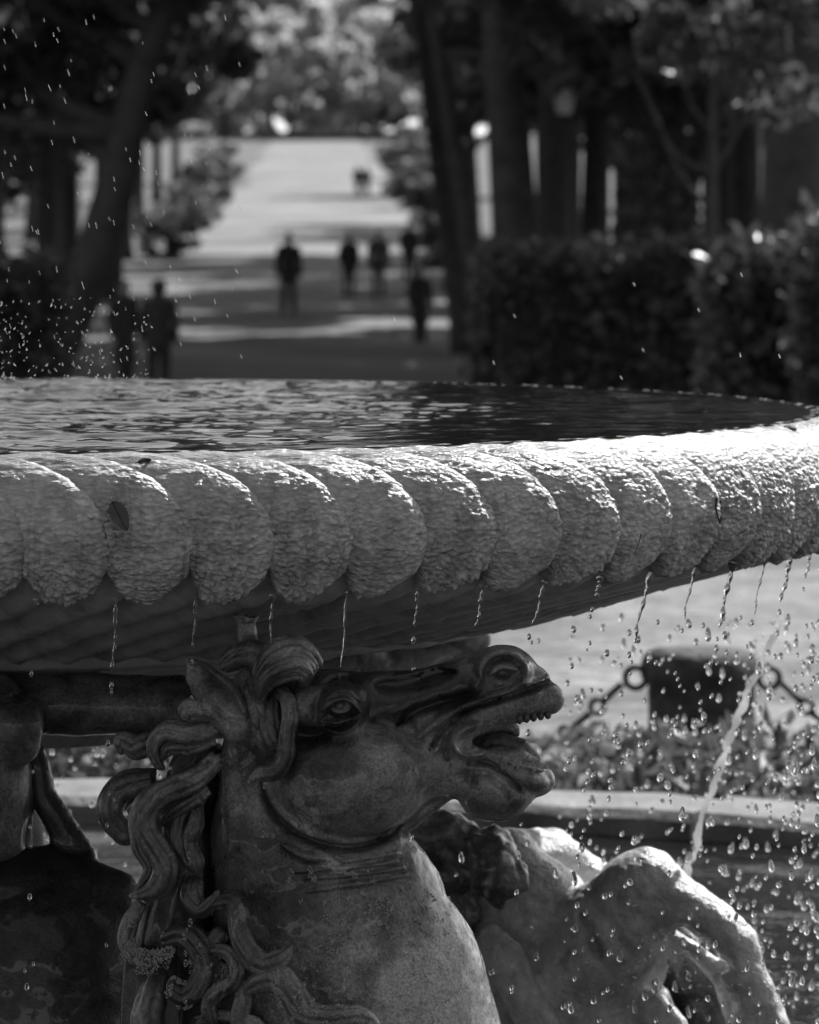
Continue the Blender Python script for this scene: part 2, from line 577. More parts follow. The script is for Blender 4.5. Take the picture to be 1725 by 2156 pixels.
def box_vf(mn, mx):
    x0, y0, z0 = mn; x1, y1, z1 = mx
    V = np.array([(x0, y0, z0), (x1, y0, z0), (x1, y1, z0), (x0, y1, z0), (x0, y0, z1), (x1, y0, z1), (x1, y1, z1), (x0, y1, z1)], float)
    F = np.array([(0, 3, 2, 1), (4, 5, 6, 7), (0, 1, 5, 4), (1, 2, 6, 5), (2, 3, 7, 6), (3, 0, 4, 7)])
    return V, [F]

def sphere_vf(c, r, seg=10, rings=7):
    th = np.linspace(0, np.pi, rings + 1)[1:-1]
    ph = np.linspace(0, 2 * np.pi, seg, endpoint=False)
    r = np.broadcast_to(r, 3)
    V = np.array([(np.sin(t) * np.cos(p), np.sin(t) * np.sin(p), np.cos(t)) for t in th for p in ph] + [(0, 0, 1), (0, 0, -1)]) * r + np.array(c)
    F = [grid_faces(seg, len(th), True)[:, ::-1]]
    a = np.arange(seg); b = (a + 1) % seg; n = seg * len(th)
    F.append(np.stack([np.full(seg, n), a, b], 1))
    o = seg * (len(th) - 1)
    F.append(np.stack([np.full(seg, n + 1), o + b, o + a], 1))
    return V, F

# ------------------------------------------------------------------ terrain
HY = np.array([-3000, 0, 24, 40, 60, 78, 90, 104, 118, 160, 240, 320, 420, 600, 3000.])
HZ = np.array([0, 0, 0, -.4, -.76, -.45, -.12, 0.0, .25, 1.35, 4.0, 7.0, 11.0, 16, 60.])
def hz(y):
    return np.interp(y, HY, HZ)

def build_ground():
    xs = np.unique(np.concatenate([np.linspace(-2500, -80, 12), np.linspace(-80, 80, 41), np.linspace(80, 2500, 12)]))
    ys = np.unique(np.concatenate([np.linspace(-2500, -30, 10), np.arange(-30, 130, 4.), HY[(HY > 0)], np.arange(130, 440, 12.), np.linspace(440, 3000, 16)]))
    X, Y = np.meshgrid(xs, ys)
    Z = hz(Y)
    V = np.stack([X, Y, Z], -1).reshape(-1, 3)
    # a round hole for the pool is not needed: the pool floor lies above this sheet
    o = obj('ground', mesh_np('ground', V, [grid_faces(len(xs), len(ys))]), M['litter'])
    tag(o, kind='structure')
    # gravel round the fountain
    rr = np.array([0, 8, 14, 20, 24]); aa = np.linspace(0, 2 * np.pi, 64, endpoint=False)
    V = np.array([(-.8 + r * math.cos(a), 4 + r * math.sin(a), float(hz(4 + r * math.sin(a))) + .02) for r in rr for a in aa])
    o = obj('gravel_court', mesh_np('gravel_court', V, [grid_faces(64, len(rr), True)]), M['gravel'])
    tag(o, kind='structure')
    # the avenue
    ys = np.unique(np.concatenate([np.arange(26, 440, 3.), HY[(HY > 26) & (HY < 440)]]))
    V = []
    for y in ys:
        c = -.0233 * y
        hw = 4.7 + .3 * math.sin(y * .09) + .2 * math.sin(y * .16 + 1)
        for t in (-1, -.5, 0, .5, 1):
            V.append((c + hw * t, y, hz(y) + .03))
    o = obj('path', mesh_np('path', np.array(V), [grid_faces(5, len(ys))]), M['path'])
    tag(o, kind='structure')
build_ground()

# ------------------------------------------------------------------ lower pool
RB = 1.60                     # outer radius of the upper basin
CX, CY = (42 - 862.5) / FPX * 7.60, 6.0 + RB
POOL_R = 3.5
def build_pool():
    root = empty('pool_curb', (CX, CY, 0))
    tag(root, 'low round pale stone curb enclosing the lower fountain pool', 'curb')
    n = 22
    prof = [(POOL_R, -.05), (POOL_R, .22), (POOL_R + .03, .245), (POOL_R + .27, .25), (POOL_R + .31, .22), (POOL_R + .31, -.05)]
    me = None
    da = 2 * math.pi / n
    k = 6
    V = []
    for i in range(k + 1):
        a = (i / k - .5) * (da - .004)
        for r, z in prof:
            V.append((r * math.cos(a), r * math.sin(a), z))
    F = [grid_faces(len(prof), k + 1)[:, ::-1]]
    V = np.array(V)
    cap0 = np.array([[0, 1, 2, 5], [2, 3, 4, 5]]); cap1 = cap0[:, ::-1] + k * len(prof)
    V[:, 2] += np.where(V[:, 2] > .1, .012 * fbm(V, 7, 3, 2) - .006, 0)
    me = mesh_np('curb_stone', V, F + [cap0, cap1], smooth=False)
    for i in range(n):
        o = obj('curb_stone', me, M['curb'], root)
        o.rotation_euler = (0, 0, i * da + .13)
    # floor + water
    m = 240
    rr = np.linspace(0, POOL_R - .002, 110)
    aa = np.linspace(0, 2 * np.pi, m, endpoint=False)
    Rr, A = np.meshgrid(rr, aa, indexing='ij')
    P = np.stack([Rr * np.cos(A), Rr * np.sin(A), 0 * A], -1).reshape(-1, 3)
    P[:, 2] = .006 * fbm(P, 4.0, 5, 3) + .003 * vnoise(P, 17, 9)
    o = obj('water', mesh_np('water', P, [grid_faces(m, len(rr), True)]), M['poolwater'], loc=(CX, CY, .165))
    tag(o, kind='structure')
build_pool()

# leaf-card scatter --------------------------------------------------------
def cards(C, size, up=None, aspect=1.6, seed=0, jitter=.4):
    """small folded leaf faces at centres C"""
    g = np.random.default_rng(seed)
    n = len(C)
    d = g.normal(size=(n, 3)); d /= np.linalg.norm(d, axis=1)[:, None]
    if up is not None: d = d * .6 + np.array(up); d /= np.linalg.norm(d, axis=1)[:, None]
    e = g.normal(size=(n, 3)); e = np.cross(d, e); e /= np.linalg.norm(e, axis=1)[:, None]
    nn = np.cross(d, e)
    s = size * (1 + jitter * g.uniform(-1, 1, n))
    L = d * (s * aspect * .5)[:, None]; Wv = e * (s * .5)[:, None]; H = nn * (s * .16)[:, None]
    V = np.stack([C - L, C + Wv + H, C + L, C - Wv + H], 1).reshape(-1, 3)
    b = np.arange(n)[:, None] * 4
    F = np.concatenate([b + np.array([[0, 1, 2]]), b + np.array([[0, 2, 3]])])
    return V, [F]

def build_cover():
    g = np.random.default_rng(3)
    n = 26000
    a = g.uniform(-.5, 2.6, n); a = g.uniform(R(20), R(160), n)
    r = POOL_R + .34 + 1.5 * g.uniform(0, 1, n) ** 1.3
    base = np.stack([CX + r * np.cos(a), CY + r * np.sin(a), 0 * a], 1)
    hmax = .34 * np.clip(.55 + .6 * fbm(base, 1.6, 2, 2), .12, 1.2) * np.clip((POOL_R + 2.0 - r) / .5, .15, 1)
    hmax *= 1 + .25 * np.exp(-((base[:, 0] - .95) / .5) ** 2)
    base[:, 2] = hmax * g.uniform(0, 1, n) ** .8 + .01
    V, F = cards(base, .030, seed=4, aspect=2.6)
    o = obj('ground_cover', mesh_np('ground_cover', V, F, smooth=False), M['cover'])
    tag(o, 'low leafy plants growing round the outside of the pool curb', 'plants', kind='stuff')
build_cover()

def build_bollard(px, py_base, Y):
    p = at(px, py_base, Y)
    p.z = 0.0
    root = empty('chain_bollard', p)
    prof = [(.205, 0), (.20, .04), (.185, .08), (.168, .22), (.165, .345), (.184, .352), (.186, .38), (.182, .41), (.172, .432), (.14, .446), (.05, .452), (.0, .453)]
    seg = 28
    V = []
    for r, z in prof:
        for i in range(seg):
            a = 2 * math.pi * i / seg
            V.append((r * math.cos(a), r * math.sin(a), z))
    V = np.array(V)
    V += .014 * np.stack([fbm(V, 9, 1), fbm(V, 9, 2), 0.4 * fbm(V, 9, 3)], 1)
    obj('post', mesh_np('post', V, [grid_faces(seg, len(prof), True)]), M['bollard'], root)
    for s in (-1, 1):
        a = np.linspace(0, 2 * np.pi, 17)
        P = np.stack([s * (.215 + .034 * np.cos(a)), 0 * a - .03, .355 + .034 * np.sin(a)], 1)
        obj('ring', mesh_np('ring', *tube_vf(P, np.full(17, .011), 7, close=False)), M['dark_iron'], root)
        P = np.stack([np.linspace(s * .15, s * .19, 3), np.full(3, -.03), np.full(3, .355)], 1)
        obj('staple', mesh_np('staple', *tube_vf(P, np.full(3, .013), 7)), M['dark_iron'], root)
    return root

def build_chain(a, b, sag, label):
    a = Vector(a); b = Vector(b)
    root = empty('iron_chain', (a + b) * .5)
    tag(root, label, 'chain', 'chains slung between the bollards')
    L = (b - a).length * (1 + 2.7 * (sag / (b - a).length) ** 2)
    n = int(L / .118)
    def f(t):
        p = a.lerp(b, t); p.z -= sag * 4 * t * (1 - t); return p
    t = np.linspace(0, 1, n + 1)
    bar = mesh_np('bar_link', *tube_vf(np.array([(x, 0, 0) for x in np.linspace(-.040, .040, 4)]), np.array([.013, .011, .011, .013]), 7))
    an = np.linspace(0, 2 * np.pi, 15)
    rg = mesh_np('ring_link', *tube_vf(np.stack([.023 * np.cos(an), 0 * an, .023 * np.sin(an)], 1), np.full(15, .009), 7, close=False))
    for i in range(n):
        p, q2 = f(t[i]), f(t[i + 1])
        d = (q2 - p).normalized()
        o = obj('bar_link', bar, M['dark_iron'], root)
        o.location = p.lerp(q2, .36) - root.location
        o.rotation_euler = d.to_track_quat('X', 'Z').to_euler()
        o = obj('ring_link', rg, M['dark_iron'], root)
        o.location = p.lerp(q2, .84) - root.location
        o.rotation_euler = (0, -math.atan2(d.z, math.hypot(d.x, d.y)), math.atan2(d.y, d.x) + (i % 2) * .5)

BY = 13.0
bl = build_bollard(1478, 1610, BY)
tag(bl, 'squat dark stone bollard with rounded top and iron rings beyond the pool', 'bollard')
bp = bl.location
build_chain(bp + Vector((-.25, -.03, .345)), bp + Vector((-1.9, .4, .30)), .42, 'iron chain of bars and rings sagging towards the horse statue from the bollard')
build_chain(bp + Vector((.25, -.03, .345)), bp + Vector((1.9, -.6, .30)), .42, 'iron chain of bars and rings sagging away from the horse statue past the water jet')

# ------------------------------------------------------------------ upper basin
WZ = CAMZ - .3386            # water level of the upper basin
NG = 79
DG = 2 * math.pi / NG
PROF = np.array([(-.150, -.010), (-.130, -.002), (-.110, .0008), (-.092, .0004), (-.068, -.005), (-.046, -.016), (-.028, -.031), (-.013, -.051), (-.002, -.077), (.004, -.103),
                 (.004, -.128), (-.002, -.153), (-.013, -.177), (-.030, -.200), (-.050, -.217), (-.066, -.225)]) + np.array([RB, 0])
_seg = np.r_[0, np.cumsum(np.hypot(*np.diff(PROF, axis=0).T))]
def prof(s):
    P = np.stack([np.interp(s, _seg, PROF[:, 0]), np.interp(s, _seg, PROF[:, 1])], -1)
    e = .012
    Q = np.stack([np.interp(s + e, _seg, PROF[:, 0]) - np.interp(s - e, _seg, PROF[:, 0]), np.interp(s + e, _seg, PROF[:, 1]) - np.interp(s - e, _seg, PROF[:, 1])], -1)
    Q /= np.linalg.norm(Q, axis=-1, keepdims=True) + 1e-9
    return P, np.stack([-Q[..., 1], Q[..., 0]], -1)
SMAX = _seg[-1]
TW_S = np.array([0, .03, .05, .075, .10, .13, .16, .20, .25, SMAX])
TW_A = np.array([-.225, -.172, -.136, -.094, -.062, -.036, -.018, -.004, .003, .0])

def shingle(x, y, sx, sy, seed):
    """overlapping scale relief: nearest jittered cell, bulging towards its lower end"""
    gx = x / sx; gy = y / sy
    iy = np.floor(gy).astype(int); best = np.full(x.shape, 9.0); val = np.zeros(x.shape)
    for dy in (-1, 0, 1):
        row = iy + dy
        sh = (row % 2) * .5
        ix = np.floor(gx - sh).astype(int)
        for dx in (-1, 0, 1):
            c = ix + dx
            h1 = hash3(c, row, row * 0, seed); h2 = hash3(c, row, row * 0, seed + 77); h3 = hash3(c, row, row * 0, seed + 33)
            cx_ = c + sh + .5 + .7 * (h1 - .5); cy_ = row + .5 + .7 * (h2 - .5)
            ex = gx - cx_; ey = gy - cy_
            d = ex * ex + ey * ey
            m = d < best
            best = np.where(m, d, best)
            val = np.where(m, (.55 + .6 * h3) * (np.clip(1 - d * 1.5, 0, 1) + .75 * np.clip(ey, -.6, .6)), val)
    return val

def gadroon_mesh(seed):
    nu, nv = 84, 150
    u = np.linspace(0, 1, nu)
    jag = .006 * vnoise(np.stack([u * 9, u * 0 + seed * 3.3, u * 0], 1), 1.0, seed) + .005 * vnoise(np.stack([u * 24, u * 0 + seed, u * 0], 1), 1.0, seed + 5)
    ut = .42 + .06 * math.sin(seed * 2.1)
    g = np.where(u < ut, (ut - u) / ut, (u - ut) / (1 - ut))
    send = SMAX - .006 - .066 * g ** 1.8 + jag
    send = np.minimum(send, SMAX)
    v = np.linspace(0, 1, nv)
    S = v[:, None] * send[None, :]
    U = np.broadcast_to(u[None, :], S.shape)
    P, Nn = prof(S)
    # petal: swells slowly away from one crease and rolls over quickly into the next
    k = .80
    lob = np.where(U < k, np.sin(np.clip(U / k, 0, 1) * np.pi / 2) ** .8, np.cos(np.clip((U - k) / (1 - k), 0, 1) * np.pi / 2) ** .8)
    single = np.clip(1 - ((U - .5) / .505) ** 2, 0, 1) ** .42
    tS = np.clip((S - SMAX + .09) / .06, 0, 1); tS = tS * tS * (3 - 2 * tS)
    lob = lob * (1 - tS) + single * tS
    amp = np.interp(S, [0, .04, .07, .11, .16, SMAX - .075, SMAX - .045, SMAX - .02, SMAX], [.0, .0012, .0042, .0088, .0100, .0105, .019, .032, .044])
    hgt = amp * (lob - .85)
    az = (U - .5) * DG * 1.02 + np.interp(S, TW_S, TW_A)
    r = P[..., 0] + Nn[..., 0] * hgt
    z = P[..., 1] + Nn[..., 1] * hgt
    Q = np.stack([az * RB, S, np.full_like(S, seed * 7.7)], -1).reshape(-1, 3)
    crust = np.interp(S.ravel(), [.10, .16, .21, SMAX], [.02, .28, .8, 1.1])
    dsp = (.0026 * fbm(Q * np.array([1, 1.6, 1]), 75, seed, 2) + .0050 * vnoise(Q, 26, seed + 3)) * crust + .0010 * vnoise(Q * np.array([1, 3, 1]), 60, seed + 9) * (1 - crust)
    patchy = np.clip(.65 + .9 * vnoise(Q, 9, seed + 40), .15, 1.25)
    dsp = dsp + patchy * crust * .0066 * (shingle(Q[:, 0] + .004 * fbm(Q, 40, seed, 2), Q[:, 1] + .004 * fbm(Q, 40, seed + 2, 2), .0125, .0082, seed * 13) - .4)
    r = r + dsp.reshape(S.shape) * Nn[..., 0]; z = z + dsp.reshape(S.shape) * Nn[..., 1]
    # rounded lower lip turning back under to the bowl
    rows_r = [r]; rows_z = [z]; rows_a = [az]; rows_s = [S]
    for dr, dz, ds in ((-.008, -.0035, .006), (-.02, -.001, .012), (-.036, .012, .02), (-.075, .035, .05)):
        nzr = .004 * vnoise(np.stack([u * 12, u * 0 + dr * 100, u * 0 + seed], 1), 1.0, seed + 7)
        rows_r.append((r[-1] + dr + nzr)[None]); rows_z.append((np.minimum(z[-1] + dz, -.13) + nzr)[None]); rows_a.append(az[-1:]); rows_s.append(S[-1:] + ds)
    r = np.vstack(rows_r); z = np.vstack(rows_z); az = np.vstack(rows_a); S = np.vstack(rows_s)
    V = np.stack([r * np.sin(az), -r * np.cos(az), z], -1).reshape(-1, 3)
    UV = np.stack([az * RB, S], -1).reshape(-1, 2)
    return mesh_np('gadroon', V, [grid_faces(nu, len(r))[:, ::-1]], UV)

def build_basin():
    root = empty('fountain_basin', (CX, CY, WZ))
    tag(root, 'round pale marble basin with a thick crusted gadrooned rim overflowing with water', 'fountain basin')
    var = [gadroon_mesh(i + 1) for i in range(7)]
    for i in range(NG):
        o = obj('gadroon', var[(i * 3 + i // 7) % 7], M['rim'], root)
        o.rotation_euler = (0, 0, .0188 + (i + .5) * DG)
    # bowl: fluted underside and moulding
    pr = [(1.44, -.03), (1.48, -.12), (1.535, -.155), (1.515, -.200), (1.46, -.222), (1.38, -.247), (1.28, -.274), (1.18, -.305), (1.08, -.333), (.98, -.360), (.945, -.370), (.942, -.386), (.93, -.394), (.88, -.392), (.7, -.43), (.45, -.5), (.33, -.6)]
    pr = np.array(pr)
    nv = 60
    sg = np.r_[0, np.cumsum(np.hypot(*np.diff(pr, axis=0).T))]
    ss = np.unique(np.concatenate([np.linspace(0, sg[-1], nv), sg]))
    rr = np.interp(ss, sg, pr[:, 0]); zz = np.interp(ss, sg, pr[:, 1])
    na = NG * 10
    A = np.linspace(0, 2 * np.pi, na, endpoint=False)
    RR = np.repeat(rr[:, None], na, 1); ZZ = np.repeat(zz[:, None], na, 1)
    # spiral tongues: sharp step on one side, long slope on the other
    tw = np.interp(RR, [.94, 1.57], [0, .24])
    ph = ((A[None, :] - tw) / DG) % 1.0
    saw = np.where(ph < .86, (ph / .86) ** 1.4, (1 - ph) / .14)
    env = np.interp(RR, [.95, 1.02, 1.48, 1.56], [0, 1, 1, .2]) * (ZZ < -.2)
    ZZ = ZZ - .046 * env * (saw - .3) - .005 * env * np.sin(ph * 12.6)
    V = np.stack([RR * np.sin(A), -RR * np.cos(A), ZZ], -1).reshape(-1, 3)
    V[:, 2] += .0022 * fbm(V, 22, 4, 2)
    obj('bowl', mesh_np('bowl', V, [grid_faces(na, len(ss), True)[:, ::-1]]), M['bowl'], root)
    # stem below the bowl
    pr = [(.35, -.50), (.20, -.56), (.06, -.62), (.045, -.7), (.045, -1.5)]
    A = np.linspace(0, 2 * np.pi, 40, endpoint=False)
    V = np.array([(r * math.cos(a), r * math.sin(a), z) for r, z in pr for a in A])
    obj('stem', mesh_np('stem', V, [grid_faces(40, len(pr), True)[:, ::-1]]), M['bowl'], root)
    # water in the basin
    m = 620
    rr = np.concatenate([np.linspace(0, .4, 30), np.linspace(.4, RB - .090, 190)[1:]])
    aa = np.linspace(0, 2 * np.pi, m, endpoint=False)
    Rr, Aa = np.meshgrid(rr, aa, indexing='ij')
    P = np.stack([Rr * np.cos(Aa), Rr * np.sin(Aa), 0 * Aa], -1).reshape(-1, 3)
    x, y = P[:, 0], P[:, 1]
    rough = np.clip(np.interp(x + .35 * vnoise(P, 2.5, 31), [-.4, .3, .8, 1.4], [1.5, 1.1, .5, .35]), 0, 2)
    edge = np.clip((RB - .10 - np.hypot(x, y)) / .14, .05, 1)
    P[:, 2] = rough * edge * (.0050 * fbm(P * np.array([.55, 1, 1]), 8, 5, 2) + .0026 * fbm(P * np.array([.6, 1, 1]), 24, 15, 2) + .0012 * vnoise(P * np.array([.6, 1, 1]), 70, 9))
    o = obj('water', mesh_np('water', P, [grid_faces(m, len(rr), True)]), M['topwater'], loc=(CX, CY, WZ + .001))
    tag(o, kind='structure')
    return root
build_basin()

# ------------------------------------------------------------------ horse statue
HY0 = 6.28
U = HY0 / FPX                 # metres per photo pixel at the head's middle plane
def hp(px, py, d=0.0):
    return at(px, py, HY0 - d)

def build_horse():
    root = empty('horse_statue', hp(720, 2156, 0))
    tag(root, 'dark weathered stone horse with raised head, open mouth and curling mane under the basin', 'statue')
    inv = -root.location
    def hl(px, py, d): return tuple(hp(px, py, d) + inv)
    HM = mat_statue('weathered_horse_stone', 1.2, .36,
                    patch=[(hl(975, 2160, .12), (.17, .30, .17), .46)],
                    stain_shade=[(hl(850, 1450, .05), (.18, .4, .06), .17), (hl(640, 1580, .1), (.10, .4, .06), .32), (hl(500, 1420, .1), (.10, .5, .06), .5), (hl(560, 1850, .1), (.10, .4, .12), .45), (hl(1040, 1690, .05), (.05, .4, .035), .5), (hl(1050, 1560, .02), (.06, .06, .022), .2), (hl(716, 1488, .12), (.04, .06, .03), .5), (hl(360, 1780, .1), (.085, .5, .28), .55), (hl(400, 2060, .1), (.10, .5, .14), .6)])  # patina on the nose; head top, mouth, eye and mane shade painted in
    lo = hp(395, 2340, 0); hi = hp(1215, 1360, 0)
    vol = Vol((lo[0] - .02, HY0 - .27, .40), (hi[0] + .02, HY0 + .24, hi[2] + .02), .0034)
    def C(pts, k=10, sq=1.0, sub=False, d=None):
        vol.chain([hp(p[0], p[1], (p[3] if len(p) > 3 else 0) if d is None else d) for p in pts], [p[2] * U for p in pts], k * U, sq, sub)
    def E(x, y, d, rx, ry, rd, ang=0, k=10, sub=False):
        vol.ell(hp(x, y, d), (rx * U, rd, ry * U), ang, k * U, sub)
    # neck and chest
    C([(590, 1590, 125), (640, 1780, 203), (697, 1950, 250), (738, 2100, 291), (765, 2260, 310)], 10, .80)
    # --- head
    hd = .030
    E(735, 1628, hd, 178, 143, .132, 8, 4)                     # cheek
    C([(760, 1622, 118, hd), (880, 1590, 96, hd), (965, 1588, 62, hd)], 20, .80)
    C([(600, 1530, 108, hd), (690, 1508, 92, hd)], 30, 1.05)    # skull
    C([(690, 1508, 92, hd), (800, 1492, 80, hd), (905, 1470, 64, hd), (1015, 1437, 62, hd), (1082, 1436, 62, hd), (1112, 1446, 50, hd)], 26, .78)
    C([(900, 1530, 60, hd), (985, 1512, 44, hd), (1060, 1496, 34, hd), (1135, 1477, 34, hd), (1160, 1472, 32, hd)], 18, .95)  # upper lip
    C([(930, 1610, 62, hd), (1010, 1640, 52, hd), (1085, 1642, 46, hd), (1130, 1641, 36, hd)], 20, .85)            # lower jaw
    E(1047, 1668, hd, 80, 60, .066, 12, 12)                     # chin
    E(1106, 1630, hd, 56, 28, .055, -24, 10)
    C([(1095, 1622, 26, hd), (1151, 1644, 15, hd)], 10, 1.2)                    # lower lip
    C([(962, 1664, 9, hd), (900, 1706, 13, hd), (850, 1742, 14, hd), (846, 1790, 12, 0)], 10, 1.0)   # throat fin
    # mouth cavity, tongue
    C([(978, 1566, 8, hd), (1040, 1556, 20, hd), (1110, 1556, 31, hd), (1165, 1563, 43, hd), (1240, 1575, 60, hd)], 8, 3.0, True)
    C([(978, 1558, 13, hd - .045), (1040, 1546, 20, hd - .045), (1078, 1540, 18, hd - .045)], 3, .3)
    C([(975, 1568, 10, hd - .02), (1010, 1569, 15, hd - .02), (1060, 1564, 22, hd - .018), (1098, 1576, 22, hd - .016), (1130, 1600, 13, hd - .014)], 4, .8)   # far side of the mouth
    C([(990, 1586, 10, hd), (1050, 1586, 17, hd), (1096, 1600, 18, hd), (1128, 1612, 13, hd)], 6, .7)   # tongue
    # brow, eye socket
    E(714, 1482, hd + .075, 66, 52, .052, 10, 16)
    E(650, 1492, hd + .082, 40, 50, .036, 20, 12)
    E(719, 1486, hd + .132, 36, 25, .030, 14, 7, True)
    # ear
    C([(498, 1524, 38, .095), (458, 1472, 43, .105), (420, 1424, 29, .115), (392, 1388, 5, .12)], 8, .55)
    C([(490, 1508, 27, .120), (456, 1466, 31, .130), (428, 1432, 20, .136), (404, 1402, 8, .136)], 4, .95, True)
    vol.relief(HY0 - .1, [(518, 1512), (505, 1470), (472, 1430), (430, 1398), (394, 1384)], 6, -.006, HY0 - .05)
    rel = lambda pts, wd, amp: vol.relief(HY0 - .09, pts, wd, amp, HY0 - hd)
    # eyelids and lines round the eye
    rel([(674, 1508), (687, 1478), (710, 1462), (736, 1463), (755, 1480), (766, 1494)], 7, -.011)
    rel([(676, 1486), (692, 1456), (716, 1444), (742, 1448), (764, 1470)], 6, -.007)
    rel([(674, 1509), (705, 1512), (735, 1505), (766, 1494)], 5.5, -.008)
    rel([(683, 1524), (712, 1533), (742, 1524), (764, 1500)], 7, -.008)
    rel([(682, 1514), (712, 1523), (744, 1514)], 5, .006)
    rel([(664, 1508), (672, 1462), (700, 1436), (738, 1434), (766, 1462)], 6, .0035)
    rel([(625, 1545), (660, 1550), (690, 1540)], 14, .010)
    # nostril: rolled ring and hollow
    ring = [(1061 + 50 * math.cos(a) * .98 - 8 * math.sin(a), 1416 + 40 * math.sin(a) + 5 * math.cos(a)) for a in np.linspace(R(150), R(420), 16)]
    rel(ring, 9, -.013)
    rel([(1010, 1436), (1002, 1448), (1014, 1462), (1040, 1462), (1075, 1450)], 10, -.012)
    E(1060, 1418, hd + .060, 34, 23, .040, 8, 8, True)
    rel([(1032, 1422), (1056, 1407), (1092, 1412)], 7, -.012)
    # grooves and folds behind the mouth
    rel([(1172, 1442), (1118, 1457), (1066, 1473), (1001, 1494), (960, 1516), (930, 1548), (905, 1582)], 7, .013)
    rel([(1157, 1432), (1092, 1453), (1014, 1479), (962, 1498), (910, 1530), (876, 1560)], 8, -.010)
    rel([(1105, 1446), (1001, 1467), (923, 1486), (870, 1506), (835, 1535)], 9, .010)
    rel([(1010, 1528), (975, 1540), (958, 1566), (974, 1590), (1020, 1592)], 9, -.012)
    rel([(965, 1522), (943, 1548), (934, 1580), (944, 1606)], 7, .009)
    rel([(916, 1588), (930, 1560), (950, 1535)], 6, -.006)
    rel([(984, 1612), (1030, 1618), (1070, 1640), (1100, 1672)], 7, .009)
    rel([(960, 1640), (1010, 1632), (1050, 1655), (1075, 1685)], 7, .006)
    rel([(985, 1650), (1000, 1640)], 16, .010)
    rel([(1060, 1602), (1095, 1612), (1150, 1628)], 5, -.005)
    rel([(790, 1450), (850, 1448), (960, 1420)], 14, .007)
    rel([(780, 1520), (850, 1540), (890, 1560)], 20, .008)
    # jaw line crease against the neck and throat wrinkles
    rel([(548, 1648), (566, 1698), (612, 1745), (690, 1778), (760, 1784), (812, 1770), (848, 1742)], 7, .016)
    rel([(592, 1770), (640, 1795), (700, 1802)], 9, -.007)
    for k, (a, b, c) in enumerate([(615, 1822, 838), (640, 1836, 850), (690, 1806, 842), (700, 1850, 858), (640, 1862, 790)]):
        rel([(a, b + 6), ((a + c) / 2, b - 1), (c, b - 8)], 4.5, -.0028)
        rel([(a + 5, b + 14), ((a + c) / 2, b + 7), (c, b)], 4.5, .0022)
    rel([(455, 1600), (470, 1700), (480, 1800)], 26, -.006)
    # surface unevenness
    sl, g = vol.box(vol.lo, vol.lo + vol.h * vol.n)
    sh = [4, 4, 4]
    me = vol.mesh('body', 1)
    n = len(me.vertices)
    co = np.empty(n * 3, np.float32); me.vertices.foreach_get('co', co); co = co.reshape(-1, 3)
    no = np.empty(n * 3, np.float32); me.vertices.foreach_get('normal', no); no = no.reshape(-1, 3)
    co2 = co + no * (.0012 * fbm(co, 45, 3, 2) + .0018 * fbm(co, 14, 8, 2))[:, None]
    me.vertices.foreach_set('co', (co2 + np.array(inv)).ravel())
    me.update()
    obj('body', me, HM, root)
    # eyeball
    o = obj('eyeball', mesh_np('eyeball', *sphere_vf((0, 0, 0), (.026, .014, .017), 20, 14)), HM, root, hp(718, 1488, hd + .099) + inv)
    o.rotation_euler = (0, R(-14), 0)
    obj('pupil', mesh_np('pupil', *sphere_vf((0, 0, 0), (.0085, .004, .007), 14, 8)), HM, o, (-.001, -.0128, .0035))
    # teeth
    tm = []
    for i in range(5):
        x = 1094 + i * 15; y = 1515 - i * 2.6
        v, f = sphere_vf(hp(x, y, hd + .034 - .006 * i) + inv, (7.6 * U, .010, 10 * U), 10, 8)
        obj('tooth', mesh_np('tooth', v, f), M['teeth'], root)
    # locks of the mane: grooved swept strands
    def lock(name, pts, tip=.25, root_r=.8, strands=3, flat=.85, seed=0, label=None):
        P = catmull([hp(p[0], p[1], p[2]) + inv for p in pts], 54)
        rd = np.interp(np.linspace(0, 1, 54), np.linspace(0, 1, len(pts)), [p[3] for p in pts]) * U
        t = np.linspace(0, 1, 54)
        rd = rd * np.interp(t, [0, .12, .82, .95, 1], [root_r, 1, 1, .7, tip])
        f = lambda ph, tt: .76 + .32 * np.abs(np.sin(ph * 2.5 + 1.6 * tt + seed)) ** .55
        V, F = tube_vf(P, rd, 40, f)
        V[:, :] += (.0022 * fbm(V, 40, seed, 2) + .002 * fbm(V, 16, seed + 3, 2))[:, None] * np.array([.6, -.6, .6])
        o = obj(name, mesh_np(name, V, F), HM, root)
        return o
    L = lambda pts, **k: lock('mane_lock', pts, **k)
    # topknot and forelock
    for i, (dx, dy, dd, rr) in enumerate([(0, 0, .02, 24), (4, 17, .055, 19), (2, 36, .07, 15), (-6, 54, .06, 13)]):
        lock('forelock', [(548, 1478 + dy * .2, .06 + dd * .5, rr * .8), (552, 1425 + dy * .6, .07 + dd, rr), (580, 1376 + dy, .09 + dd, rr * 1.1), (625, 1364 + dy, .09 + dd, rr * 1.1), (655 - dy * .25, 1392 + dy * .75, .07 + dd, rr), (650 - dy * .5, 1424 + dy * .4, .03 + dd, rr * .7)], seed=i)
    lock('forelock', [(470, 1402, .02, 22), (510, 1380, .04, 30), (545, 1385, .05, 32), (560, 1420, .06, 28), (540, 1470, .07, 22)], seed=7)
    lock('forelock', [(520, 1420, .06, 30), (535, 1460, .09, 26), (548, 1500, .10, 24), (556, 1540, .09, 18)], seed=8)
    lock('forelock', [(556, 1448, .09, 16), (600, 1466, .125, 16), (612, 1505, .135, 17), (606, 1550, .135, 18), (600, 1592, .135, 20), (580, 1624, .135, 19), (546, 1630, .13, 15), (522, 1648, .125, 9)], seed=9, root_r=.4)
    lock('forelock', [(575, 1470, .10, 12), (570, 1520, .115, 20), (580, 1560, .12, 22), (588, 1590, .12, 12)], seed=10)
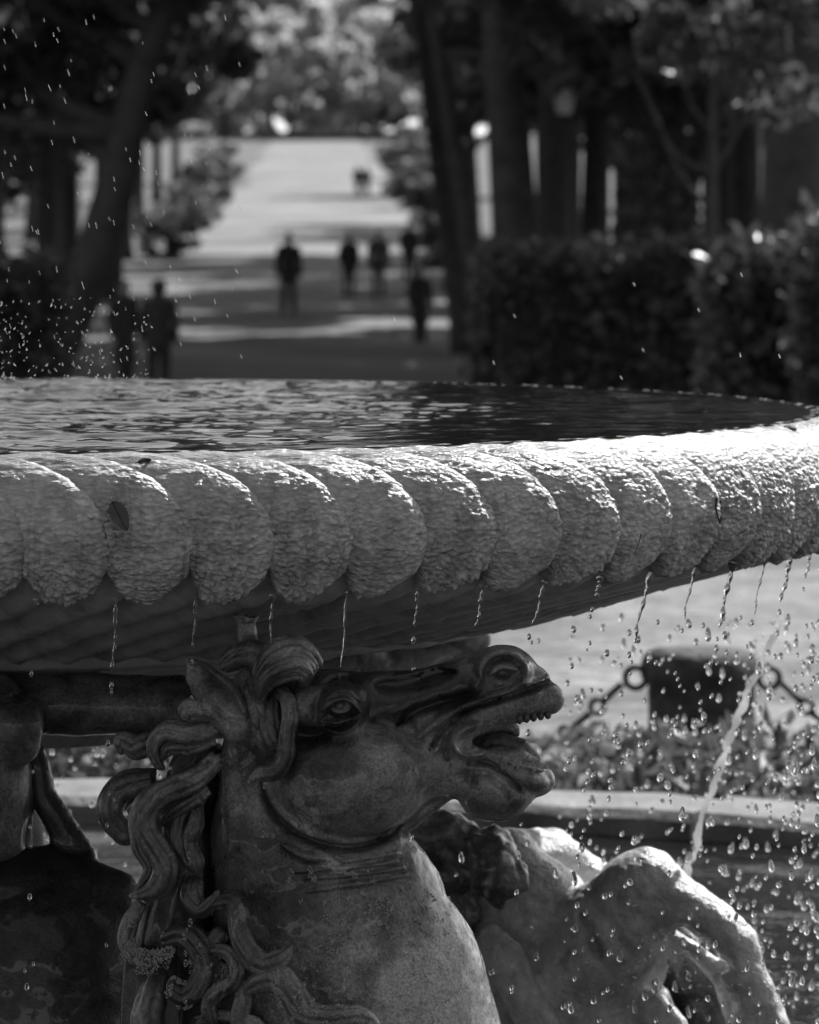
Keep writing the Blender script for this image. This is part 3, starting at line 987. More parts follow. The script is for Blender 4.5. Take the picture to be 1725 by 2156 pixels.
    # mane down the crest
    L([(430, 1500, .10, 18), (402, 1492, .10, 24), (388, 1508, .09, 16)], seed=11)
    L([(455, 1532, .09, 20), (405, 1548, .10, 22), (352, 1540, .08, 22), (325, 1570, .07, 19), (332, 1606, .07, 13), (345, 1622, .07, 9)], seed=12)
    L([(452, 1556, .08, 15), (400, 1574, .09, 16), (358, 1576, .08, 15), (340, 1600, .075, 10)], seed=13)
    L([(455, 1600, .08, 24), (405, 1645, .11, 24), (345, 1668, .115, 25), (309, 1706, .115, 25), (305, 1750, .115, 25), (330, 1787, .12, 26), (349, 1822, .125, 27), (340, 1858, .125, 26), (312, 1880, .12, 22), (272, 1888, .11, 13)], seed=14)
    L([(440, 1620, .06, 20), (370, 1650, .06, 20), (310, 1680, .06, 18), (288, 1720, .05, 16), (290, 1780, .06, 14), (312, 1830, .07, 12), (290, 1870, .08, 9)], seed=15)
    L([(440, 1660, .09, 16), (395, 1690, .10, 17), (350, 1720, .09, 15), (350, 1745, .08, 9)], seed=16)
    L([(425, 1676, .08, 16), (388, 1716, .09, 18), (378, 1768, .10, 17), (396, 1806, .11, 17), (416, 1836, .115, 15)], seed=17)
    L([(420, 1690, .08, 12), (412, 1735, .12, 18), (400, 1775, .12, 16), (412, 1815, .125, 17), (418, 1842, .12, 11)], seed=18)
    P = catmull([hp(*p) + inv for p in ((440, 1560, -.01), (408, 1640, -.01), (392, 1720, -.01), (390, 1820, 0), (362, 1920, 0), (352, 2040, 0), (350, 2200, 0))], 40)
    V, F = tube_vf(P, np.interp(np.linspace(0, 1, 40), np.linspace(0, 1, 7), [46, 58, 66, 72, 84, 94, 104]) * U, 30, lambda ph, tt: .8 + .25 * np.abs(np.sin(ph * 4.5 + 3 * tt)) ** .6)
    V += (.006 * fbm(V, 14, 2, 3))[:, None]
    obj('mane_shade_fill', mesh_np('mane_shade_fill', V, F), M['dark_statue'], root)  # black fill behind the locks paints in their deep shade
    L([(412, 1850, .09, 20), (405, 1890, .11, 24), (425, 1915, .12, 18), (448, 1900, .13, 14), (462, 1874, .135, 8)], seed=20)
    L([(452, 1906, .13, 14), (490, 1898, .15, 19), (502, 1928, .165, 22), (508, 1968, .175, 23), (526, 2004, .185, 24), (558, 2028, .195, 24), (594, 2016, .195, 22), (616, 1990, .19, 12)], seed=21)
    L([(350, 1978, .09, 22), (392, 1970, .11, 27), (424, 1998, .125, 29), (434, 2042, .13, 29), (416, 2082, .13, 28), (388, 2096, .125, 24), (366, 2078, .12, 18), (366, 2056, .115, 10)], seed=22)
    L([(300, 1900, .08, 14), (276, 1940, .08, 18), (268, 1985, .085, 19), (292, 2020, .09, 20), (330, 2026, .10, 19), (360, 2000, .11, 14)], seed=23)
    L([(440, 2004, .13, 14), (478, 2006, .15, 15), (500, 2038, .16, 16), (490, 2070, .16, 16), (458, 2088, .15, 17), (440, 2114, .14, 17), (446, 2156, .14, 17), (470, 2190, .14, 16)], seed=24)
    L([(520, 2084, .17, 16), (552, 2066, .185, 24), (588, 2062, .20, 27), (616, 2092, .21, 28), (645, 2134, .22, 28), (700, 2146, .225, 24), (765, 2142, .23, 20), (800, 2170, .23, 16)], seed=25)
    L([(470, 2040, .12, 14), (455, 2052, .13, 12), (448, 2070, .13, 9)], seed=26)
    L([(470, 1960, .12, 20), (450, 1980, .12, 20), (430, 1975, .11, 14)], seed=27)
    L([(340, 2040, .05, 24), (325, 2090, .06, 30), (310, 2150, .06, 34), (315, 2220, .06, 34)], seed=28)
    L([(420, 2150, .12, 20), (470, 2140, .14, 16), (520, 2150, .16, 15), (560, 2170, .17, 13)], seed=29)
    L([(500, 2060, .14, 14), (512, 2100, .16, 18), (505, 2150, .16, 20), (520, 2190, .17, 18)], seed=30)
    L([(330, 1640, -.02, 26), (262, 1660, -.05, 34), (235, 1705, -.05, 32), (262, 1752, -.05, 26), (300, 1760, -.04, 16)], seed=31)
    L([(330, 1560, -.03, 26), (290, 1575, -.05, 24), (262, 1560, -.06, 22), (252, 1590, -.06, 12)], seed=32)
    # broken peg on the crown
    P = np.array([hp(522, 1362, .03) + inv, hp(521, 1335, .03) + inv, hp(519, 1312, .03) + inv, hp(520, 1300, .03) + inv])
    V, F = tube_vf(P, np.array([25, 21, 20, 27]) * U, 14)
    V[-16:-2] += rng.normal(0, .003, (14, 3)) + np.array([0, 0, .004])
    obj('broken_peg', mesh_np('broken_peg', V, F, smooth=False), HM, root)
    # clinging crust: tiny granular clumps
    cand = co2[(no[:, 1] < -.25)]
    px = cand[:, 0] * FPX / cand[:, 1] + 862.5; py = HOR + (CAMZ - cand[:, 2]) * FPX / cand[:, 1]
    parts = []
    def clump(c, nb, sp):
        for _ in range(nb):
            q = c + rng.normal(0, sp, 3)
            v, f = box_vf((-1, -1, -1), (1, 1, 1))
            a = Matrix.Rotation(rng.uniform(0, 6.3), 3, Vector(rng.normal(size=3)).normalized())
            v = (v * np.array([.0006, .0006, .0014])) @ np.array(a).T + q
            parts.append((v, f))
    spots = [(rng.normal(800, 85), rng.normal(1975, 62)) for _ in range(62)] + [(rng.uniform(600, 860), rng.uniform(1830, 1900)) for _ in range(16)] + [(rng.normal(870, 40), rng.normal(1930, 20)) for _ in range(28)] + [(rng.uniform(1050, 1160), 1592 + rng.uniform(0, 22)) for _ in range(26)] + [(rng.uniform(560, 700), rng.uniform(1990, 2090)) for _ in range(22)]
    for (x, y) in spots:
        d = (px - x) ** 2 + (py - y) ** 2
        if d.min() > 60: continue
        near = np.where(d < 60)[0]
        i = near[np.argmin(cand[near, 1])]
        clump(cand[i] + np.array(inv), int(rng.integers(6, 26)), .0015 + .0016 * rng.random())
    lk = [o for o in root.children if o.name.startswith('mane_lock')]
    for li, cnt in ((11, 150), (10, 40), (13, 60), (14, 45), (5, 0)):
        if li >= len(lk): continue
        vv = np.empty(len(lk[li].data.vertices) * 3, np.float32); lk[li].data.vertices.foreach_get('co', vv); vv = vv.reshape(-1, 3)
        ctr = vv[:, 1].mean()
        vv = vv[vv[:, 1] < ctr]
        for i in rng.integers(0, len(vv), cnt):
            clump(vv[i], int(rng.integers(5, 14)), .0022)
    V, F = merge(parts)
    tag(obj('lichen', mesh_np('lichen', V, F, smooth=False), M['crust'], root), kind='stuff')
    return root
build_horse()

# ------------------------------------------------------------------ other sea horses
def build_sea_horse_right():
    Y0 = 7.65
    Us = Y0 / FPX
    hp2 = lambda px, py, d=0.0: at(px, py, Y0 - d)
    root = empty('sea_horse_statue', hp2(1250, 2156))
    tag(root, 'pale wet stone sea horse with a bent foreleg beside the water jet', 'statue')
    inv = -root.location
    lo = hp2(830, 2400, 0); hi = hp2(1720, 1680, 0)
    vol = Vol((lo[0], Y0 - .34, .16), (hi[0], Y0 + .42, hi[2]), .0062)
    def C(pts, k=16, sq=1.0, sub=False):
        vol.chain([hp2(p[0], p[1], p[3] if len(p) > 3 else 0) for p in pts], [p[2] * Us for p in pts], k * Us, sq, sub)
    # trunk and chest
    C([(1060, 1850, 95, -.05), (1110, 1950, 150), (1170, 2070, 190), (1240, 2200, 200), (1260, 2400, 210)], 20, .8)
    C([(1075, 1800, 55, -.05), (1150, 1880, 50, 0), (1215, 1960, 55, .04)], 24, .9)
    # far foreleg
    C([(1095, 1822, 78, -.18), (1155, 1808, 68, -.22), (1212, 1838, 56, -.24), (1290, 1874, 44, -.24), (1380, 1905, 38, -.24)], 20, .9)
    # near foreleg: thigh, knee, cannon, fetlock, hoof
    C([(1220, 2050, 140, .04), (1290, 1960, 112, .08), (1340, 1882, 86, .10), (1362, 1860, 70, .10)], 26, .9)
    C([(1362, 1862, 72, .10), (1420, 1902, 62, .12), (1500, 1956, 58, .14), (1542, 1992, 56, .16), (1562, 2045, 50, .17), (1596, 2095, 42, .18), (1606, 2150, 50, .18), (1612, 2210, 56, .18)], 16, .9)
    # fin strip along the back of the cannon
    C([(1400, 1940, 18, .10), (1450, 1962, 17, .12), (1510, 2010, 17, .14), (1562, 2062, 16, .15), (1580, 2120, 16, .16)], 8, 1.2)
    C([(1420, 1930, 46, .05), (1490, 1985, 50, .06), (1550, 2050, 50, .07), (1590, 2150, 60, .08)], 10, .45)
    C([(1590, 2110, 52, .15), (1600, 2170, 66, .15), (1600, 2260, 80, .12)], 14, .9)
    # folded second part of belly
    C([(1400, 1990, 30, .05), (1365, 2060, 34, .05), (1320, 2110, 36, .06), (1280, 2160, 40, .06)], 18, .9)
    C([(1368, 2130, 44, .10), (1400, 2170, 50, .10)], 10, .9)
    # rough crest ridge that runs down beside the first horse
    C([(985, 1985, 26, .10), (1040, 2020, 34, .13), (1090, 2080, 40, .15), (1130, 2150, 44, .16), (1160, 2240, 50, .16)], 12, .9)
    C([(1030, 1960, 20, .12), (1085, 2010, 22, .14), (1110, 2055, 14, .15)], 10, .9)
    vol.relief(Y0 - .02, [(1218, 1900), (1240, 1945), (1260, 2000)], 10, .012)
    vol.relief(Y0 - .02, [(1270, 1900), (1300, 1960), (1330, 2000)], 12, .005)
    vol.relief(Y0 - .02, [(1418, 1930), (1470, 1965), (1530, 2015)], 16, .016)
    me = vol.mesh('body', 2)
    n = len(me.vertices)
    co = np.empty(n * 3, np.float32); me.vertices.foreach_get('co', co); co = co.reshape(-1, 3)
    no = np.empty(n * 3, np.float32); me.vertices.foreach_get('normal', no); no = no.reshape(-1, 3)
    co += no * (.0022 * fbm(co, 12, 3, 2) + .0020 * fbm(co, 60, 3, 2))[:, None]
    me.vertices.foreach_set('co', (co + np.array(inv)).ravel()); me.update()
    obj('body', me, M['pale'], root)
    # black filler standing for the shade in the hollow behind the foreleg
    vol = Vol((at(1300, 0, Y0)[0], Y0 - .12, .1), (at(1680, 0, Y0)[0], Y0 + .4, at(0, 1900, Y0)[2]), .008)
    C([(1400, 1975, 40, -.10), (1450, 2030, 66, -.10), (1490, 2120, 92, -.10), (1510, 2230, 110, -.10), (1500, 2400, 120, -.1)], 14, .8)
    me = vol.mesh('hollow_shade', 2)
    n = len(me.vertices)
    co = np.empty(n * 3, np.float32); me.vertices.foreach_get('co', co); co = co.reshape(-1, 3)
    co += (.010 * fbm(co, 14, 6, 3))[:, None]
    me.vertices.foreach_set('co', (co + np.array(inv)).ravel()); me.update()
    obj('hollow_shade', me, M['dark_statue'], root)
    # dark mane clumps behind the first horse's throat
    vol = Vol((at(840, 2000, Y0)[0], Y0 - .36, at(840, 2010, Y0)[2]), (at(1150, 1690, Y0)[0], Y0 + .2, at(840, 1690, Y0)[2]), .006)
    C([(890, 1770, 54, .1), (960, 1768, 56, .08), (985, 1820, 60, .1)], 12, .9)
    C([(1030, 1795, 46, .14), (1062, 1830, 50, .16), (1030, 1858, 46, .16)], 10, .9)
    C([(900, 1830, 60, .05), (940, 1920, 60, .05), (970, 1980, 36, .05)], 14, .9)
    me = vol.mesh('mane', 2)
    n = len(me.vertices)
    co = np.empty(n * 3, np.float32); me.vertices.foreach_get('co', co); co = co.reshape(-1, 3)
    no = np.empty(n * 3, np.float32); me.vertices.foreach_get('normal', no); no = no.reshape(-1, 3)
    co += no * (.016 * fbm(co, 24, 5, 3))[:, None]
    me.vertices.foreach_set('co', (co + np.array(inv)).ravel()); me.update()
    obj('mane', me, M['statue'], root)
build_sea_horse_right()

def build_sea_horse_left():
    Y0 = 6.75
    Us = Y0 / FPX
    hp2 = lambda px, py, d=0.0: at(px, py, Y0 - d)
    root = empty('sea_horse_statue', hp2(60, 2156))
    tag(root, 'dark sea horse in deep shade carrying the basin behind the curling mane', 'statue')
    inv = -root.location
    lo = hp2(-260, 2500, 0); hi = hp2(520, 1405, 0)
    vol = Vol((lo[0], Y0 - .3, .12), (hi[0], Y0 + .42, hi[2] + .01), .0075)
    def C(pts, k=16, sq=1.0, sub=False):
        vol.chain([hp2(p[0], p[1], p[3] if len(p) > 3 else 0) for p in pts], [p[2] * Us for p in pts], k * Us, sq, sub)
    C([(-240, 1480, 78, -.1), (-60, 1484, 72, -.1), (120, 1480, 66, -.1), (300, 1490, 66, -.1), (480, 1490, 66, -.1)], 10, 1.0)   # neck under the bowl
    C([(-20, 1500, 86, 0), (30, 1530, 60, .05), (40, 1570, 44, .05)], 14, .8)
    C([(-30, 1560, 92, .0), (-40, 1680, 112, .0), (-60, 1800, 130, -.02), (-80, 1950, 150, -.05)], 14, .8)
    vol.relief(Y0 - .05, [(62, 1660), (58, 1740), (50, 1800)], 5, .008, Y0)
    vol.relief(Y0 - .05, [(0, 1480), (40, 1465), (78, 1450)], 5, .008, Y0)
    me = vol.mesh('neck', 2)
    n = len(me.vertices)
    co = np.empty(n * 3, np.float32); me.vertices.foreach_get('co', co); co = co.reshape(-1, 3)
    co += .004 * fbm(co, 14, 3, 3)[:, None]
    me.vertices.foreach_set('co', (co + np.array(inv)).ravel()); me.update()
    obj('neck', me, M['statue'], root)
    vol.F[:] = 1.0
    C([(70, 1580, 26, -.02), (92, 1680, 30, -.02), (140, 1760, 32, -.02), (178, 1808, 28, -.02)], 12, .8)
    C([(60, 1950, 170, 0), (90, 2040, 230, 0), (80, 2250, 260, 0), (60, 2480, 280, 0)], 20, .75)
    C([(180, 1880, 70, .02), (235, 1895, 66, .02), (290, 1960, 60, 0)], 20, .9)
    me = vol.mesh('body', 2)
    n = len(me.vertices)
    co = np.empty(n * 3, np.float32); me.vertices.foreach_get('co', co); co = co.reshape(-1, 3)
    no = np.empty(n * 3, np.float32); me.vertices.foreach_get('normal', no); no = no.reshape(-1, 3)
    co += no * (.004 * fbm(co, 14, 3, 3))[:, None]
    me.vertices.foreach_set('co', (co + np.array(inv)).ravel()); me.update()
    obj('body', me, M['dark_statue'], root)  # black skin: wet stain, with the enclosed corner's shade painted in
build_sea_horse_left()

def build_sea_horse_far():
    Y0 = 8.35
    Us = Y0 / FPX
    root = empty('sea_horse_statue', at(930, 1800, Y0))
    tag(root, 'stone sea horse on the far side, its muzzle showing between basin and horse head', 'statue')
    inv = -root.location
    vol = Vol((at(640, 0, Y0)[0], Y0 - .3, .2), (at(1080, 0, Y0)[0], Y0 + .4, at(0, 1290, Y0)[2]), .008)
    def C(pts, k=16, sq=1.0):
        vol.chain([at(p[0], p[1], Y0 - (p[3] if len(p) > 3 else 0)) for p in pts], [p[2] * Us for p in pts], k * Us, sq)
    C([(760, 1440, 80, 0), (860, 1400, 60, 0), (950, 1362, 44, 0), (1000, 1345, 34, 0)], 14, .9)
    C([(1010, 1325, 18, .03), (990, 1345, 26, .03)], 8, .9)
    C([(900, 1440, 40, 0), (960, 1420, 26, 0)], 10, .9)
    C([(740, 1460, 110, 0.05), (740, 1700, 170, .05), (760, 1950, 200, .05)], 20, .8)
    me = vol.mesh('body', 2)
    n = len(me.vertices)
    co = np.empty(n * 3, np.float32); me.vertices.foreach_get('co', co); co = co.reshape(-1, 3)
    no = np.empty(n * 3, np.float32); me.vertices.foreach_get('normal', no); no = no.reshape(-1, 3)
    co += no * (.006 * fbm(co, 14, 3, 3))[:, None]
    me.vertices.foreach_set('co', (co + np.array(inv)).ravel()); me.update()
    obj('body', me, M['statue'], root)
build_sea_horse_far()

def build_rock():
    """rough rock plinth the statues rise from, mostly below the frame"""
    n = 72
    rr = np.array([1.75, 1.7, 1.55, 1.3, 1.0, .6, .3])
    zz = np.array([-.15, .02, .10, .14, .16, .18, .2])
    a = np.linspace(0, 2 * np.pi, n, endpoint=False)
    V = np.array([(r * math.cos(t), r * math.sin(t), z) for r, z in zip(rr, zz) for t in a])
    V += np.stack([.10 * fbm(V, 2.2, 1), .10 * fbm(V, 2.2, 2), .07 * fbm(V, 3, 3)], 1)
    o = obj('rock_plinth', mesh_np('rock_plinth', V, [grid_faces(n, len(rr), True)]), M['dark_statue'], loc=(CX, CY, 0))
    tag(o, 'rough dark rock plinth rising from the pool under the statues', 'rock')
build_rock()

# ------------------------------------------------------------------ trees, hedges
def crown_mesh(seed, n=5200, rx=4.2, rz=3.3, leaf=.26, clumps=46):
    g = np.random.default_rng(seed)
    cc = g.normal(size=(clumps, 3)); cc /= np.linalg.norm(cc, axis=1)[:, None]
    cc *= (g.uniform(.25, 1, clumps) ** .5)[:, None]
    cc *= np.array([rx, rx, rz])
    cr = g.uniform(.55, 1.25, clumps)
    k = g.integers(0, clumps, n)
    d = g.normal(size=(n, 3)); d /= np.linalg.norm(d, axis=1)[:, None]
    C = cc[k] + d * (cr[k] * g.uniform(.3, 1, n) ** .6)[:, None] * np.array([1, 1, .75])
    V, F = cards(C, leaf, seed=seed + 1, aspect=1.7)
    return mesh_np('crown', V, F, smooth=False), cc

CROWNS = [crown_mesh(20 + i) for i in range(4)]
CROWNS_LIGHT = []
for i in range(3):
    me_, cc_ = crown_mesh(40 + i, 4200, 5.0, 5.2, .42, 40)
    CROWNS_LIGHT.append((me_, cc_))

def tree(name, X, Y, diam, lean, h_crown, scale, idx, label, light=False, group='park trees', crown_dx=0, bend=0.0, ivy=False, boughs=()):
    z0 = float(hz(Y)) - .1
    root = empty(name, (X, Y, z0))
    tag(root, label, 'tree', group)
    me, cc = (CROWNS_LIGHT if light else CROWNS)[idx % (3 if light else 4)]
    top = np.array([lean * h_crown / 8 + crown_dx, 0, h_crown])
    t = np.linspace(0, 1, 12)
    P = np.stack([lean * h_crown / 8 * (t + bend * np.sin(t * 5) * .3) , .15 * np.sin(t * 4 + idx), t * h_crown], 1)
    rd = diam / 2 * (1.0 - .45 * t) * (1 + .3 * np.exp(-t * h_crown / .5))
    parts = [tube_vf(P, rd, 12, lambda ph, tt: 1 + .06 * np.sin(ph * 5 + 3 * tt) + .04 * np.sin(ph * 3))]
    g = np.random.default_rng(900 + idx + int(X * 10))
    for i in range(6):
        c = cc[g.integers(len(cc))] * scale
        st = P[int(g.integers(6, 11))]
        en = top + c * .8
        mid = (st + en) / 2 + np.array([0, 0, -.3])
        parts.append(tube_vf(catmull([st, mid, en], 9), np.linspace(diam * .22, diam * .05, 9), 7))
    for b in boughs:
        parts.append(tube_vf(catmull(b[0], 14), np.linspace(b[1], b[2], 14), 8))
    V, F = merge(parts)
    obj('trunk', mesh_np('trunk', V, F), M['bark'], root)
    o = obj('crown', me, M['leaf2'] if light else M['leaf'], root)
    o.location = tuple(top + np.array([0, 0, 1.0 * scale]))
    o.scale = (scale,) * 3
    o.rotation_euler = (0, 0, g.uniform(0, 6.28))
    if ivy:
        n = 1700
        tt = g.uniform(.02, .8, n); a = g.uniform(0, 6.28, n)
        C = np.stack([np.interp(tt, t, P[:, 0]), np.interp(tt, t, P[:, 1]), tt * h_crown], 1)
        rr = diam * .58 + g.uniform(0, .14, n)
        C[:, 0] += rr * np.cos(a); C[:, 1] += rr * np.sin(a)
        Vv, Ff = cards(C, .16, seed=idx, aspect=1.2)
        obj('ivy', mesh_np('ivy', Vv, Ff, smooth=False), M['leaf'], root)
    return root

def xw(px, Y):
    return (px - 862.5) * Y / FPX

# along the avenue's right side
RDX = {0: 4.2, 1: 4.2, 2: 2.6, 3: 1.0, 9: 2.4, 10: 1.0}
RT = [(988, 74, .55, -1.1, 0), (1040, 66, .42, -1.3, 0), (1108, 62, .85, -.5, 0), (1245, 72, .62, .2, 0), (1362, 58, .80, .4, 1), (1452, 84, .5, 0, 0), (1655, 52, 1.0, .3, 0),
      (1560, 100, .6, 0, 0), (1200, 118, .6, .2, 0), (1000, 138, .55, -.3, 0), (985, 182, .55, .3, 0), (985, 236, .6, .2, 0), (1330, 150, .6, 0, 0), (1060, 170, .6, 0, 0)]
RL = ['slim dark tree leaning over the avenue, beside the thickest trunk', 'thinnest dark tree leaning over the avenue behind the hedge end', 'thickest dark trunk behind the hedge, next to the street lamp',
      'straight dark tree on the far side of the street lamp', 'ivy-clad tree trunk rising behind the hedge', 'slim straight tree well behind the ivy-clad trunk', 'massive dark tree behind the tall clipped hedge block']
for i, (px, Y, d, ln, iv) in enumerate(RT):
    tree('park_tree', xw(px, Y), Y, d, ln, 7.0 + (i % 3) * .5, 1.0 + .1 * (i % 3), i, RL[i] if i < 7 else 'dark leafy tree standing farther up the slope beside the avenue', ivy=bool(iv), crown_dx=RDX.get(i, 0))
# trees past the hedge whose shade falls over the avenue
for i, (X, Y) in enumerate([(13, 70), (15, 88), (12.5, 108), (17, 124), (13, 150), (14, 176), (16, 205), (9.5, 92), (8.5, 126), (11, 232), (10, 60), (20, 66), (21, 100), (9, 160)]):
    tree('park_tree', X, Y, .6, .2, 6 + (i % 2), 1.15, i + 3, 'dark leafy tree in the grove behind the hedge, away from the avenue')
# tall stone pines with high flat crowns shading the near part of the avenue
def pine_crown(seed):
    g = np.random.default_rng(seed)
    n = 5200
    a = g.uniform(0, 6.283, n); r = 5.2 * np.sqrt(g.random(n)); z = (1 - (r / 5.6) ** 2) * 1.5 * g.uniform(-.2, 1, n)
    C = np.stack([r * np.cos(a), r * np.sin(a), z], 1)
    keep = fbm(C, .55, seed, 2) > -.22
    V, F = cards(C[keep], .34, seed=seed, aspect=2.2)
    return mesh_np('crown', V, F, smooth=False)
PINES = [pine_crown(81), pine_crown(82)]
for i, (X, Y) in enumerate([(4.6, 77), (7.5, 88), (3.4, 99), (8.2, 104), (4.1, 113), (9.0, 120), (6.2, 132), (8.4, 68), (5.5, 150), (9, 172), (2.6, 71), (6.2, 62), (-12.5, 92), (-14, 120)]):
    z0 = float(hz(Y)) - .1
    root = empty('stone_pine', (X, Y, z0))
    tag(root, 'tall bare-stemmed pine with a high flat crown in the grove beside the avenue', 'tree', 'stone pines')
    hh = 13 + (i % 3)
    P = np.stack([np.linspace(0, -.6, 8) + .15 * np.sin(np.linspace(0, 4, 8)), np.zeros(8), np.linspace(0, hh + .3, 8)], 1)
    obj('trunk', mesh_np('trunk', *tube_vf(P, np.linspace(.30, .17, 8), 12)), M['bark'], root)
    o = obj('crown', PINES[i % 2], M['leaf'], root, (-.6, 0, hh))
    o.rotation_euler = (0, 0, i * 1.3)
def bush(X, Y, r, idx, label, group='bushes along the avenue'):
    root = empty('bush', (X, Y, float(hz(Y)) - .05))
    tag(root, label, 'bush', group)
    o = obj('foliage', CROWNS[idx % 4][0], M['hedge'], root, (0, 0, r * .75))
    o.scale = (r / 4.4, r / 4.4, r / 4.0); o.rotation_euler = (0, 0, idx * 1.1)
    P = np.array([(0, 0, 0), (.05, 0, r * .5), (0, .05, r)])
    obj('stem', mesh_np('stem', *tube_vf(P, np.array([.09, .07, .03]), 8)), M['bark'], root)
for i, (px, Y, r) in enumerate([(350, 140, 1.3), (400, 172, 1.4), (436, 210, 1.6), (460, 262, 1.8)]):
    bush(xw(px, Y), Y, r, i, 'dark rounded bush on the edge of the avenue, on the leaning tree side')
for i, (px, Y, r) in enumerate([(950, 128, 1.2), (930, 160, 1.5), (880, 205, 1.8), (868, 270, 2.2), (1010, 96, .9)]):
    bush(xw(px, Y), Y, r, i + 1, 'dark rounded bush on the edge of the avenue, on the street lamp side')
# left side
LT = [(62, 66, .85, 3.2, .3), (12, 70, .65, -1.0, .0), (95, 86, .5, .2, .0), (230, 104, .6, .6, 0), (262, 138, .55, .3, 0), (290, 176, .55, .2, 0), (330, 218, .6, 0, 0), (370, 264, .6, 0, 0)]
LL = ['big dark tree with a thick trunk leaning towards the avenue', 'dark tree leaning away from the avenue beside the big leaning tree', 'slim upright tree just behind the big leaning tree']
for i, (px, Y, d, ln, bd) in enumerate(LT):
    bo = ()
    if i == 0:
        bo = [([(1.2, 0, 3.9), (1.9, .1, 4.7), (2.35, .1, 4.35), (2.7, .1, 4.6), (2.95, 0, 5.4)], .10, .05)]
    tree('park_tree', xw(px, Y), Y, d, ln, 6.4 + (i % 3) * .4, 1.0 + .1 * (i % 2), i + 2, LL[i] if i < 3 else 'dark leafy tree in the row along the far edge of the avenue', bend=bd, boughs=bo, crown_dx={0: -3.6, 3: -1.5}.get(i, 0))
for i, (X, Y) in enumerate([(-14, 70), (-16, 95), (-13, 120), (-19, 80), (-20, 130), (-15, 160), (-11, 88), (-17, 200)]):
    tree('park_tree', X, Y, .6, .2, 5.6 + (i % 2), 1.2, i + 5, 'dark leafy tree deep in the wood behind the leaning tree')
# unseen trees added behind the camera to block sky light on the horse
for i, dgz in enumerate(range(78, 290, 19)):
    rr = 25 + 3 * (i % 2)
    tree('unseen_shade_tree', rr * math.sin(R(dgz)), 5 + rr * math.cos(R(dgz)), .9, .3, 7.5, 1.9, i, 'broad dark tree added out of view to shade the fountain court', group='added shade trees round the fountain court')
# tall oaks whose crowns meet high above the avenue
for i, (X, Y, dx) in enumerate([(-8.6, 82, 4), (-9, 106, 4), (-10, 132, 4), (7.2, 86, -3.5), (7.4, 114, -3.5), (8.4, 142, -3.5)]):
    tree('tall_oak', X, Y, .7, 0, 13.5, 1.35, i + 1, 'tall oak with its crown arching high over the avenue', group='tall oaks', crown_dx=dx)
# bright trees closing the view
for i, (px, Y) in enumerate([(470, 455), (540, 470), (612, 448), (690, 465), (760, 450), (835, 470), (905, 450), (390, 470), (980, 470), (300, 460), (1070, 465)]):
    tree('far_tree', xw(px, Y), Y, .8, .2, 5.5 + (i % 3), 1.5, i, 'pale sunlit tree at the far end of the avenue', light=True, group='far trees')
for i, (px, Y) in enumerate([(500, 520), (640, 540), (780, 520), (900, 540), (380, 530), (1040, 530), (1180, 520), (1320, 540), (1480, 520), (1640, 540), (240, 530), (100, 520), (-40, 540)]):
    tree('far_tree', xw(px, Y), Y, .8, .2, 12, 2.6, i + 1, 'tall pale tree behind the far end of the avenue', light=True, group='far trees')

def hedge(X0, X1, Y0, Y1, z1, label, seed, n=9000):
    zb = float(hz((Y0 + Y1) / 2)) - .15
    root = empty('hedge', ((X0 + X1) / 2, (Y0 + Y1) / 2, zb))
    tag(root, label, 'hedge')
    g = np.random.default_rng(seed)
    hx, hy, h = (X1 - X0) / 2, (Y1 - Y0) / 2, z1 - zb
    u = g.uniform(-1, 1, (n, 3)); u[:, 2] = g.uniform(0, 1, n)
    f = g.random(n)
    u[f < .48, 1] = -1
    tp = (f >= .48) & (f < .74); u[tp, 2] = 1
    e1 = (f >= .74) & (f < .86); u[e1, 0] = -1
    e2 = (f >= .86); u[e2, 0] = 1
    C = u * np.array([hx, hy, h])
    C += g.normal(0, .07, (n, 3)) + (.20 * fbm(C + X0, 1.5, seed, 3))[:, None] * np.array([.4, -1, .7])
    V, F = cards(C, .10, seed=seed, aspect=1.5)
    obj('leaves', mesh_np('leaves', V, F, smooth=False), M['hedge'], root)
    V, F = box_vf((-hx + .1, -hy + .12, 0), (hx - .1, hy - .1, h - .12))
    obj('branches', mesh_np('branches', V, F, smooth=False), M['bark'], root)
hedge(.85, 9.5, 44.5, 46.2, 1.52, 'long clipped hedge running from the avenue behind the basin', 61, 16000)
hedge(2.75, 4.6, 35.5, 37, 1.50, 'clipped hedge block standing in front of the long hedge', 62, 7000)
hedge(3.3, 6.0, 32.6, 34, 1.80, 'tall clipped hedge block in front of the massive tree', 63, 7000)
hedge(-8.5, -4.55, 51, 52.5, 1.36, 'clipped hedge beneath the big leaning tree', 64, 8000)
hedge(-16, 4, 428, 430, float(hz(430)) + 1.0, 'low hedge crossing the far end of the avenue', 65, 3000)

# slender young tree in front of the long hedge
tree('young_tree', xw(1497, 42), 42, .14, .05, 4.6, .45, 2, 'slender young tree with a pole-thin stem in front of the long hedge', group='park trees')

